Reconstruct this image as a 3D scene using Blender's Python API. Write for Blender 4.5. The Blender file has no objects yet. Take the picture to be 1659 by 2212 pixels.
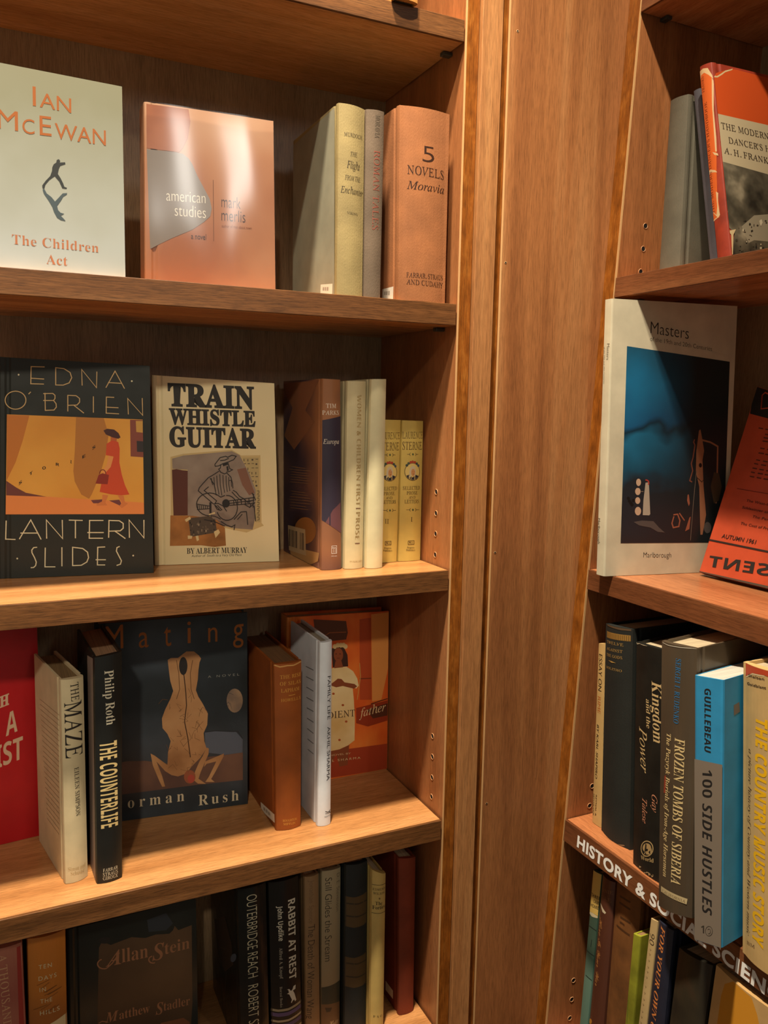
import bpy, bmesh, math, random
from mathutils import Vector as V, Matrix

SC = bpy.context.scene
COL = SC.collection
random.seed(7)

# ------------------------------------------------------------------ camera
F = 1769.0
CX, CY = 829.5, 1106.0
CAM = V((-0.4377, -0.7523, 1.4959))


def cam_axes(yaw, pitch, roll):
    cy, sy = math.cos(yaw), math.sin(yaw)
    cp, sp = math.cos(pitch), math.sin(pitch)
    c, s = math.cos(roll), math.sin(roll)

    def rot(v):
        x, y, z = v
        y, z = cp * y - sp * z, sp * y + cp * z
        return V((c * x - s * y, s * x + c * y, z))
    return rot((cy, 0, sy)), rot((-sy, 0, cy)), rot((0, -1, 0))


AX = cam_axes(math.radians(25.51), math.radians(7.26), math.radians(1.09))
cd = bpy.data.cameras.new('camera')
cam = bpy.data.objects.new('camera', cd)
COL.objects.link(cam)
cd.sensor_fit = 'HORIZONTAL'
cd.sensor_width = 36.0
cd.lens = F / 1659.0 * 36.0
cd.clip_start = 0.01
R = Matrix(((AX[0][0], -AX[0][1], -AX[0][2]),
            (AX[1][0], -AX[1][1], -AX[1][2]),
            (AX[2][0], -AX[2][1], -AX[2][2])))
cam.matrix_world = Matrix.Translation(CAM) @ R.to_4x4()
SC.camera = cam

# ------------------------------------------------------------------ light
SC.view_settings.view_transform = 'Standard'
SC.view_settings.look = 'None'
SC.view_settings.gamma = 1.0
SC.view_settings.use_curve_mapping = False
SC.view_settings.exposure = 0.0
w = bpy.data.worlds.new('World')
SC.world = w
w.use_nodes = True
w.node_tree.nodes['Background'].inputs[0].default_value = (0.96, 0.90, 0.74, 1)
w.node_tree.nodes['Background'].inputs[1].default_value = 0.20


def spot(name, loc, tgt, power, color, angle, blend, radius):
    l = bpy.data.lights.new(name, 'SPOT')
    o = bpy.data.objects.new(name, l)
    COL.objects.link(o)
    o.location = loc
    o.rotation_euler = (V(tgt) - V(loc)).to_track_quat('-Z', 'Y').to_euler()
    l.energy = power
    l.color = color
    l.spot_size = math.radians(angle)
    l.spot_blend = blend
    l.shadow_soft_size = radius
    return o


WARM = (1.0, 0.875, 0.69)
# track spotlight above and behind the photographer, aimed at the upper shelves
spot('ceiling_spot_upper', (-0.62, -0.92, 3.25), (0.0, 0.0, 2.20), 275, WARM, 34, 1.0, 0.035)
# frontal fill spot added across the aisle to brighten the face-out books
spot('fill_spot_aisle', (-1.15, -2.55, 2.95), (-0.34, 0.1, 1.38), 150, WARM, 17, 1.0, 0.06)
# recessed downlight just in front of the bookcases, washing the lower shelves
spot('ceiling_downlight', (-0.38, -0.35, 2.95), (-0.38, -0.02, 1.0), 300, WARM, 58, 0.8, 0.05)

# unseen tall area lamp, added for streak highlights in the glossy jackets
la = bpy.data.lights.new('highlight_lamp', 'AREA')
lo_ = bpy.data.objects.new('highlight_lamp', la)
COL.objects.link(lo_)
la.shape = 'RECTANGLE'
la.size, la.size_y = 0.20, 0.6
la.energy = 12
la.color = (1.0, 0.95, 0.86)
lo_.location = (0.96, -4.62, 3.0)
lo_.rotation_euler = (V((-0.2, 0.0, 1.6)) - V((0.96, -4.62, 3.0))).to_track_quat('-Z', 'Y').to_euler()


# ------------------------------------------------------------------ pixels to points on real surfaces
def ray(p):
    a = ((p[0] - CX) / F, (p[1] - CY) / F, 1.0)
    return V([AX[i][0] * a[0] + AX[i][1] * a[1] + AX[i][2] * a[2] for i in range(3)])


def hit(p, o, n):
    r = ray(p)
    return CAM + r * ((o - CAM).dot(n) / r.dot(n))


def on_x(p, x): return hit(p, V((x, 0, 0)), V((1, 0, 0)))
def on_y(p, y): return hit(p, V((0, y, 0)), V((0, 1, 0)))
def on_z(p, z): return hit(p, V((0, 0, z)), V((0, 0, 1)))


CROPS = dict(full=(0, 0, 1), c1=(0, 0, 2.676), c2=(560, 0, 2.676), c3=(0, 700, 2.676), c4=(560, 700, 3.318),
             c5=(0, 1300, 2.86), c6=(480, 1280, 2.765), cA=(0, 1800, 2.676), cB=(480, 1780, 2.765),
             r1=(1259, 0, 3.3525), r4=(1239, 620, 3.252), r5=(1200, 1280, 3.614), r6=(1180, 1740, 3.4635),
             r8=(1230, 1860, 5.027), z5=(1580, 1400, 3.16))


def px(crop, p):
    a, b, s = CROPS[crop]
    return (a + p[0] / s, b + p[1] / s)


# ------------------------------------------------------------------ materials
def lin(c):
    c = c / 255.0
    return c / 12.92 if c <= 0.04045 else ((c + 0.055) / 1.055) ** 2.4


def rgb(c): return (lin(c[0]), lin(c[1]), lin(c[2]), 1.0)


MATS = {}


def new_mat(name):
    m = bpy.data.materials.new(name)
    m.use_nodes = True
    nt = m.node_tree
    return m, nt, nt.nodes['Principled BSDF']


def N(nt, t, **kw):
    n = nt.nodes.new(t)
    for k, v in kw.items():
        setattr(n, k, v)
    return n


def mat(c, rough=0.55, kind='paper', spec=0.35):
    """paper, cloth, ink, gloss: plain coloured stock with its own faint mottling"""
    key = (tuple(c), rough, kind, spec)
    if key in MATS:
        return MATS[key]
    m, nt, b = new_mat(kind + '_%02x%02x%02x' % tuple(int(x) for x in c))
    L = nt.links
    b.inputs['Roughness'].default_value = rough
    b.inputs['Specular IOR Level'].default_value = spec
    col = rgb(c)
    if kind == 'ink':
        b.inputs['Base Color'].default_value = col
        MATS[key] = m
        return m
    tc = N(nt, 'ShaderNodeTexCoord')
    nz = N(nt, 'ShaderNodeTexNoise')
    nz.inputs['Scale'].default_value = 45 if kind != 'cloth' else 30
    nz.inputs['Detail'].default_value = 5
    L.new(tc.outputs['Object'], nz.inputs['Vector'])
    mr = N(nt, 'ShaderNodeMapRange')
    amt = {'paper': 0.16, 'cloth': 0.3, 'gloss': 0.1, 'worn': 0.5}[kind]
    mr.inputs['From Min'].default_value = 0.25
    mr.inputs['From Max'].default_value = 0.75
    mr.inputs['To Min'].default_value = 1 - amt
    mr.inputs['To Max'].default_value = 1 + amt * 0.4
    L.new(nz.outputs['Fac'], mr.inputs['Value'])
    mx = N(nt, 'ShaderNodeMix', data_type='RGBA', blend_type='MULTIPLY')
    mx.inputs[0].default_value = 1
    mx.inputs[6].default_value = col
    L.new(mr.outputs['Result'], mx.inputs[7])
    L.new(mx.outputs[2], b.inputs['Base Color'])
    bp = N(nt, 'ShaderNodeBump')
    bp.inputs['Distance'].default_value = 0.0004
    if kind == 'cloth':
        wv = N(nt, 'ShaderNodeTexNoise')
        mp = N(nt, 'ShaderNodeMapping')
        mp.inputs['Scale'].default_value = (1400, 1400, 500)
        L.new(tc.outputs['Object'], mp.inputs['Vector'])
        L.new(mp.outputs[0], wv.inputs['Vector'])
        wv.inputs['Scale'].default_value = 1
        L.new(wv.outputs['Fac'], bp.inputs['Height'])
        bp.inputs['Strength'].default_value = 0.45
    else:
        n2 = N(nt, 'ShaderNodeTexNoise')
        n2.inputs['Scale'].default_value = 22
        L.new(tc.outputs['Object'], n2.inputs['Vector'])
        L.new(n2.outputs['Fac'], bp.inputs['Height'])
        bp.inputs['Distance'].default_value = 0.003
        bp.inputs['Strength'].default_value = 0.25 if kind == 'paper' else 0.5
    L.new(bp.outputs[0], b.inputs['Normal'])
    MATS[key] = m
    return m


def blotch(name, stops, scale=9.0, rough=0.4, stretch=(1, 1, 1), seed=0.0, detail=3.0):
    """photographic jacket printed in soft patches of several colours"""
    m, nt, b = new_mat(name)
    L = nt.links
    tc = N(nt, 'ShaderNodeTexCoord')
    mp = N(nt, 'ShaderNodeMapping')
    mp.inputs['Scale'].default_value = stretch
    mp.inputs['Location'].default_value = (seed, seed * 1.7, seed * 0.6)
    nz = N(nt, 'ShaderNodeTexNoise')
    nz.inputs['Scale'].default_value = scale
    nz.inputs['Detail'].default_value = detail
    L.new(tc.outputs['Object'], mp.inputs['Vector'])
    L.new(mp.outputs[0], nz.inputs['Vector'])
    cr = N(nt, 'ShaderNodeValToRGB')
    el = cr.color_ramp.elements
    while len(el) < len(stops):
        el.new(0.5)
    for e, (p, c) in zip(el, stops):
        e.position = p
        e.color = rgb(c)
    L.new(nz.outputs['Fac'], cr.inputs[0])
    L.new(cr.outputs[0], b.inputs['Base Color'])
    b.inputs['Roughness'].default_value = rough
    b.inputs['Specular IOR Level'].default_value = 0.35
    return m


def grad_z(name, stops, z0, z1, rough=0.4, wob=0.16, fade=None):
    """stock printed in bands that change colour up the height of the book (local z in metres)"""
    m, nt, b = new_mat(name)
    L = nt.links
    tc = N(nt, 'ShaderNodeTexCoord')
    sx = N(nt, 'ShaderNodeSeparateXYZ')
    L.new(tc.outputs['Object'], sx.inputs[0])
    mr = N(nt, 'ShaderNodeMapRange')
    mr.inputs['From Min'].default_value = z0
    mr.inputs['From Max'].default_value = z1
    L.new(sx.outputs[2], mr.inputs['Value'])
    nz = N(nt, 'ShaderNodeTexNoise')
    nz.inputs['Scale'].default_value = 25
    L.new(tc.outputs['Object'], nz.inputs['Vector'])
    ad = N(nt, 'ShaderNodeMath', operation='MULTIPLY_ADD')
    ad.inputs[1].default_value = 0.20
    L.new(nz.outputs['Fac'], ad.inputs[0])
    L.new(mr.outputs['Result'], ad.inputs[2])
    cr = N(nt, 'ShaderNodeValToRGB')
    el = cr.color_ramp.elements
    while len(el) < len(stops):
        el.new(0.5)
    for e, (p, c) in zip(el, stops):
        e.position = p
        e.color = rgb(c)
    L.new(ad.outputs[0], cr.inputs[0])
    L.new(cr.outputs[0], b.inputs['Base Color'])
    if fade:                      # blends into a second colour across the width
        fr = N(nt, 'ShaderNodeMapRange')
        fr.inputs['From Min'].default_value = fade[0]
        fr.inputs['From Max'].default_value = fade[1]
        L.new(sx.outputs[0], fr.inputs['Value'])
        mx = N(nt, 'ShaderNodeMix', data_type='RGBA')
        L.new(fr.outputs[0], mx.inputs[0])
        L.new(cr.outputs[0], mx.inputs[6])
        mx.inputs[7].default_value = rgb(fade[2])
        L.new(mx.outputs[2], b.inputs['Base Color'])
    b.inputs['Roughness'].default_value = rough
    return m


def wood(name, axis, c1, c2, c3, rough=0.38, across=34.0, along=1.6, fleck=0.35, seed=0.0, wave=0.0):
    m, nt, b = new_mat(name)
    L = nt.links
    tc = N(nt, 'ShaderNodeTexCoord')

    def mapped(ac, al):
        mp = N(nt, 'ShaderNodeMapping')
        s = [ac, ac, ac]
        s['XYZ'.index(axis)] = al
        mp.inputs['Scale'].default_value = s
        mp.inputs['Location'].default_value = (seed, seed * 1.3, seed * 2.1)
        L.new(tc.outputs['Object'], mp.inputs['Vector'])
        return mp
    n1 = N(nt, 'ShaderNodeTexNoise')
    n1.inputs['Scale'].default_value = 1
    n1.inputs['Detail'].default_value = 6
    n1.inputs['Roughness'].default_value = 0.6
    n1.inputs['Distortion'].default_value = wave
    L.new(mapped(across, along).outputs[0], n1.inputs['Vector'])
    cr = N(nt, 'ShaderNodeValToRGB')
    el = cr.color_ramp.elements
    el.new(0.5)
    for e, (p, c) in zip(el, ((0.28, c1), (0.52, c2), (0.74, c3))):
        e.position = p
        e.color = rgb(c)
    L.new(n1.outputs['Fac'], cr.inputs[0])
    n2 = N(nt, 'ShaderNodeTexNoise')
    n2.inputs['Scale'].default_value = 1
    n2.inputs['Detail'].default_value = 4
    n2.inputs['Roughness'].default_value = 0.7
    L.new(mapped(900, 55).outputs[0], n2.inputs['Vector'])
    mr = N(nt, 'ShaderNodeMapRange')
    mr.inputs['From Min'].default_value = 0.32
    mr.inputs['From Max'].default_value = 0.58
    mr.inputs['To Min'].default_value = 1 - fleck
    mr.inputs['To Max'].default_value = 1.06
    L.new(n2.outputs['Fac'], mr.inputs['Value'])
    mx = N(nt, 'ShaderNodeMix', data_type='RGBA', blend_type='MULTIPLY')
    mx.inputs[0].default_value = 1
    L.new(cr.outputs[0], mx.inputs[6])
    L.new(mr.outputs['Result'], mx.inputs[7])
    L.new(mx.outputs[2], b.inputs['Base Color'])
    b.inputs['Roughness'].default_value = rough
    b.inputs['Specular IOR Level'].default_value = 0.4
    bp = N(nt, 'ShaderNodeBump')
    bp.inputs['Distance'].default_value = 0.0003
    bp.inputs['Strength'].default_value = 0.25
    L.new(n2.outputs['Fac'], bp.inputs['Height'])
    L.new(bp.outputs[0], b.inputs['Normal'])
    return m


def pages_mat(c=(205, 185, 150), axis='Y'):
    key = ('pages', tuple(c), axis)
    if key in MATS:
        return MATS[key]
    m, nt, b = new_mat('page_edges_' + axis)
    L = nt.links
    tc = N(nt, 'ShaderNodeTexCoord')
    mp = N(nt, 'ShaderNodeMapping')
    s = [12, 12, 12]
    s['XYZ'.index(axis)] = 2200
    mp.inputs['Scale'].default_value = s
    L.new(tc.outputs['Object'], mp.inputs['Vector'])
    nz = N(nt, 'ShaderNodeTexNoise')
    nz.inputs['Scale'].default_value = 1
    nz.inputs['Detail'].default_value = 2
    L.new(mp.outputs[0], nz.inputs['Vector'])
    cr = N(nt, 'ShaderNodeValToRGB')
    cr.color_ramp.elements[0].position = 0.3
    cr.color_ramp.elements[0].color = rgb([x * 0.72 for x in c])
    cr.color_ramp.elements[1].position = 0.62
    cr.color_ramp.elements[1].color = rgb(c)
    L.new(nz.outputs['Fac'], cr.inputs[0])
    L.new(cr.outputs[0], b.inputs['Base Color'])
    b.inputs['Roughness'].default_value = 0.8
    MATS[key] = m
    return m


# ------------------------------------------------------------------ object helpers
def link_mesh(name, bm, mats, parent=None, origin=V((0, 0, 0)), bevel=0.0, smooth=False):
    """world-space bmesh -> one mesh object; origin is the world position of its top-level root"""
    me = bpy.data.meshes.new(name)
    for v in bm.verts:
        v.co -= origin
    if smooth:
        for f in bm.faces:
            f.smooth = True
    bm.to_mesh(me)
    bm.free()
    for m in mats:
        me.materials.append(m)
    o = bpy.data.objects.new(name, me)
    COL.objects.link(o)
    if parent is not None:
        o.parent = parent
    else:
        o.location = origin
    if bevel:
        bv = o.modifiers.new('bevel', 'BEVEL')
        bv.width = bevel
        bv.segments = 2
        bv.limit_method = 'ANGLE'
        bv.angle_limit = math.radians(40)
    return o


def root(name, label, cat, loc, group=None):
    o = bpy.data.objects.new(name, None)
    COL.objects.link(o)
    o.empty_display_size = 0.02
    o.location = loc
    o['label'] = label
    o['category'] = cat
    if group:
        o['group'] = group
    return o


def add_hexa(bm, c, mi=0):
    """8 corners: bottom 4 (ccw), top 4 (ccw)"""
    vs = [bm.verts.new(p) for p in c]
    for idx in ((3, 2, 1, 0), (4, 5, 6, 7), (0, 1, 5, 4), (1, 2, 6, 5), (2, 3, 7, 6), (3, 0, 4, 7)):
        f = bm.faces.new([vs[i] for i in idx])
        f.material_index = mi


def add_box(bm, a, b, mi=0):
    (x0, y0, z0), (x1, y1, z1) = a, b
    add_hexa(bm, [V((x0, y0, z0)), V((x1, y0, z0)), V((x1, y1, z0)), V((x0, y1, z0)),
                  V((x0, y0, z1)), V((x1, y0, z1)), V((x1, y1, z1)), V((x0, y1, z1))], mi)


def box_obj(name, a, b, m, parent, origin, bevel=0.0006):
    bm = bmesh.new()
    add_box(bm, a, b)
    return link_mesh(name, bm, [m], parent, origin, bevel)


# ------------------------------------------------------------------ lettering
def mathmap(base, digits=None, holes=None):
    def f(s):
        out = []
        for ch in s:
            if holes and ch in holes:
                out.append(holes[ch])
            elif 'A' <= ch <= 'Z':
                out.append(chr(base + ord(ch) - 65))
            elif 'a' <= ch <= 'z':
                out.append(chr(base + 26 + ord(ch) - 97))
            elif digits and ch.isdigit():
                out.append(chr(digits + ord(ch) - 48))
            else:
                out.append(ch)
        return ''.join(out)
    return f


def plain(s): return s


DBL = {'C': '\u2102', 'H': '\u210d', 'N': '\u2115', 'P': '\u2119', 'Q': '\u211a', 'R': '\u211d', 'Z': '\u2124'}
STY = {  # character map, stroke offset, shear, letter spacing
    'sans': (plain, 0.0, 0.0, 1.0),
    'thin': (plain, -0.012, 0.0, 1.0),
    'wide': (plain, 0.0, 0.0, 1.35),
    'fat': (plain, 0.022, 0.0, 1.06),
    'heavy': (plain, 0.036, 0.0, 1.08),
    'fatital': (plain, 0.012, 0.2, 1.05),
    'sansital': (plain, 0.0, 0.2, 1.0),
    'bold': (mathmap(0x1D5D4, 0x1D7EC), 0.0, 0.0, 1.0),
    'black': (mathmap(0x1D5D4, 0x1D7EC), 0.018, 0.0, 1.03),
    'serifb': (mathmap(0x1D400, 0x1D7CE), 0.0, 0.0, 1.0),
    'serif': (mathmap(0x1D400, 0x1D7CE), -0.005, 0.0, 1.0),
    'roman': (mathmap(0x1D434, None, {'h': '\u210e'}), 0.002, -0.28, 1.05),
    'slab': (mathmap(0x1D400, 0x1D7CE), 0.029, 0.0, 1.04),
    'serifl': (mathmap(0x1D400, 0x1D7CE), -0.0085, 0.0, 1.05),
    'boldital': (mathmap(0x1D63C, 0x1D7EC), 0.0, 0.0, 1.03),
    'ital': (mathmap(0x1D434, None, {'h': '\u210e'}), 0.0, 0.0, 1.0),
    'italb': (mathmap(0x1D468, None), 0.0, 0.0, 1.0),
    'script': (mathmap(0x1D4D0), 0.0, 0.0, 0.95),
    'outline': (mathmap(0x1D538, 0x1D7D8, DBL), 0.0, 0.0, 1.05),
}
TXT = {}


def text_mesh(s, style, spacing=None):
    """flat triangulated lettering: (verts 2D, faces, ink x range)"""
    key = (s, style, spacing)
    if key in TXT:
        return TXT[key]
    f, off, sh, sp = STY[style]
    cu = bpy.data.curves.new('lettering', 'FONT')
    cu.body = f(s)
    cu.offset = off
    cu.shear = sh
    cu.space_character = spacing or sp
    cu.resolution_u = 4
    ob = bpy.data.objects.new('lettering', cu)
    COL.objects.link(ob)
    dg = bpy.context.evaluated_depsgraph_get()
    me = bpy.data.meshes.new_from_object(ob.evaluated_get(dg))
    vs = [(v.co.x, v.co.y) for v in me.vertices]
    fs = [tuple(p.vertices) for p in me.polygons]
    bpy.data.objects.remove(ob)
    bpy.data.curves.remove(cu)
    bpy.data.meshes.remove(me)
    TXT[key] = (vs, fs)
    return TXT[key]


def cap_height(style):
    vs, _ = text_mesh('E', style)
    return max(v[1] for v in vs)


# ------------------------------------------------------------------ printable surfaces
class Surf:
    def __init__(s, o, u, v, W, bulge=0.0, quad=None):
        s.quad = quad            # BL, BR, TR, TL: prints are trimmed to this outline
        s.o, s.u = o, u.normalized()
        s.v = v.normalized()
        s.W, s.bulge = W, bulge
        s.n = s.u.cross(s.v).normalized()
        if s.n.dot(CAM - o) < 0:
            s.n = -s.n
        s.k = 0

    def at(s, p): return hit(p, s.o, s.n)

    def lift(s, P, k):
        x = 0.0
        if s.bulge:
            BL, BR, TR, TL = s.quad
            t = (P - BL).dot(s.v) / max((TL - BL).dot(s.v), 1e-6)
            a, b = BL.lerp(TL, t), BR.lerp(TR, t)
            x = (P - a).dot(s.u) / (b - a).dot(s.u)
            x = min(max(x, 0.0), 1.0)
        return P + s.n * (s.bulge * 4 * x * (1 - x) + 0.00012 + 0.000006 * k)


class Prints:
    """gathers the printed pieces of one book; every named piece becomes one mesh under its cover"""

    def __init__(s, crop):
        s.crop = crop
        s.items = {}

    def _bm(s, name):
        if name not in s.items:
            s.items[name] = (bmesh.new(), [])
        return s.items[name]

    def _mi(s, name, m):
        ms = s._bm(name)[1]
        if m not in ms:
            ms.append(m)
        return ms.index(m)

    def _add(s, name, surf, verts, faces, m):
        bm = bmesh.new()
        vs = [bm.verts.new(p) for p in verts]
        for f in faces:
            try:
                bm.faces.new([vs[i] for i in f])
            except ValueError:
                pass
        if surf.quad:
            q, cen = surf.quad, sum(surf.quad, V()) / 4
            for i in range(4):
                e = q[(i + 1) % 4] - q[i]
                no = e.cross(surf.n).normalized()
                if no.dot(cen - q[i]) > 0:
                    no = -no
                bmesh.ops.bisect_plane(bm, geom=bm.verts[:] + bm.edges[:] + bm.faces[:], plane_co=q[i] - no * 0.0003,
                                       plane_no=no, dist=1e-7, clear_outer=True)
        if not bm.faces:
            bm.free()
            return
        if surf.bulge:
            BL, BR, TR, TL = surf.quad
            for i in range(1, 12):
                c = BL.lerp(BR, i / 12)
                no = (TL.lerp(TR, i / 12) - c).cross(surf.n).normalized()
                bmesh.ops.bisect_plane(bm, geom=bm.verts[:] + bm.edges[:] + bm.faces[:], plane_co=c, plane_no=no, dist=1e-7)
        surf.k += 1
        dst, _ = s._bm(name)
        mi = s._mi(name, m)
        mp = {}
        bm.normal_update()
        for v in bm.verts:
            mp[v] = dst.verts.new(surf.lift(v.co, surf.k))
        for f in bm.faces:
            vv = [mp[v] for v in f.verts]
            if f.normal.dot(surf.n) < 0:
                vv.reverse()
            nf = dst.faces.new(vv)
            nf.material_index = mi
        bm.free()

    def text(s, name, surf, st, p0, p1, h, style, c, rot=0, crop=None, fit=None, spacing=None, rough=0.5, flip=False, hm=None):
        """lettering whose baseline runs from pixel p0 to p1 with cap height h (pixels of the crop)"""
        crop = crop or s.crop
        sc = CROPS[crop][2]
        if style == 'serif' and not any(ch.islower() or ch.isdigit() for ch in st):
            style = 'roman'
        a, b = surf.at(px(crop, p0)), surf.at(px(crop, p1))
        vs, fs = text_mesh(st, style, spacing)
        if not vs:
            return
        x0 = min(v[0] for v in vs)
        x1 = max(v[0] for v in vs)
        if fit:
            fv, _ = text_mesh(fit, style, spacing)
            x1 = max(v[0] for v in fv)
        X = (b - a) / (x1 - x0)
        up = {0: surf.v, 90: surf.u, -90: -surf.u}[rot]
        mid = (a + b) / 2
        # size of one metre along `up`, in pixels, at the middle of the line
        d = 0.004
        q0, q1 = proj(mid), proj(mid + up * d)
        ppm = math.hypot(q1[0] - q0[0], q1[1] - q0[1]) / d
        hh = hm if hm else h / sc / ppm
        Y = up * (hh / cap_height(style))
        s._add(name, surf, [a + X * (v[0] - x0) + Y * v[1] for v in vs], fs, mat(c, rough, 'ink'))

    def poly(s, name, surf, pts, c, crop=None, rough=0.5, m=None):
        crop = crop or s.crop
        P = [surf.at(px(crop, p)) for p in pts]
        s._add(name, surf, P, [tuple(range(len(P)))], m or mat(c, rough, 'ink'))

    def rect(s, name, surf, x0, y0, x1, y1, c, **kw):
        s.poly(name, surf, [(x0, y0), (x1, y0), (x1, y1), (x0, y1)], c, **kw)

    def ell(s, name, surf, cx, cy, rx, ry, c, n=24, tilt=0.0, **kw):
        t = math.radians(tilt)
        pts = []
        for i in range(n):
            a = 2 * math.pi * i / n
            x, y = rx * math.cos(a), ry * math.sin(a)
            pts.append((cx + x * math.cos(t) - y * math.sin(t), cy + x * math.sin(t) + y * math.cos(t)))
        s.poly(name, surf, pts, c, **kw)

    def line(s, name, surf, pts, wpx, c, crop=None, closed=False, rough=0.5):
        crop = crop or s.crop
        sc = CROPS[crop][2]
        P = [surf.at(px(crop, p)) for p in pts]
        if closed:
            P = P + [P[0]]
        dep = -(R.transposed() @ (P[0] - CAM)).z
        hw = wpx / sc * dep / F / 2
        verts, faces = [], []
        for i, p in enumerate(P):
            d = V((0, 0, 0))
            if i:
                d += (p - P[i - 1]).normalized()
            if i < len(P) - 1:
                d += (P[i + 1] - p).normalized()
            if d.length < 1e-9:
                d = surf.u.copy()
            nn = surf.n.cross(d.normalized()) * hw
            if 0 < i < len(P) - 1:
                e = (p - P[i - 1]).normalized()
                k = abs(surf.n.cross(e).dot(surf.n.cross(d.normalized())))
                nn = nn / max(k, 0.5)
            verts += [p + nn, p - nn]
            if i:
                j = 2 * i
                faces.append((j - 2, j - 1, j + 1, j))
        s._add(name, surf, verts, faces, mat(c, rough, 'ink'))

    def arc(s, name, surf, cx, cy, rx, ry, a0, a1, wpx, c, n=14, **kw):
        s.line(name, surf, [(cx + rx * math.cos(math.radians(a0 + (a1 - a0) * i / n)),
                             cy + ry * math.sin(math.radians(a0 + (a1 - a0) * i / n))) for i in range(n + 1)], wpx, c, **kw)

    def finish(s, parent, origin):
        for name, (bm, ms) in s.items.items():
            if bm.faces:
                link_mesh(name.split('#')[0], bm, ms, parent, origin)


def proj(P):
    d = P - CAM
    c = [sum(AX[i][k] * d[i] for i in range(3)) for k in range(3)]
    return (c[0] / c[2] * F + CX, c[1] / c[2] * F + CY)


# ------------------------------------------------------------------ books
XF0, XF1 = 0.1037, 0.0523          # front of the right bookcase leans back: X = XF0 + XF1 * z


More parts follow.
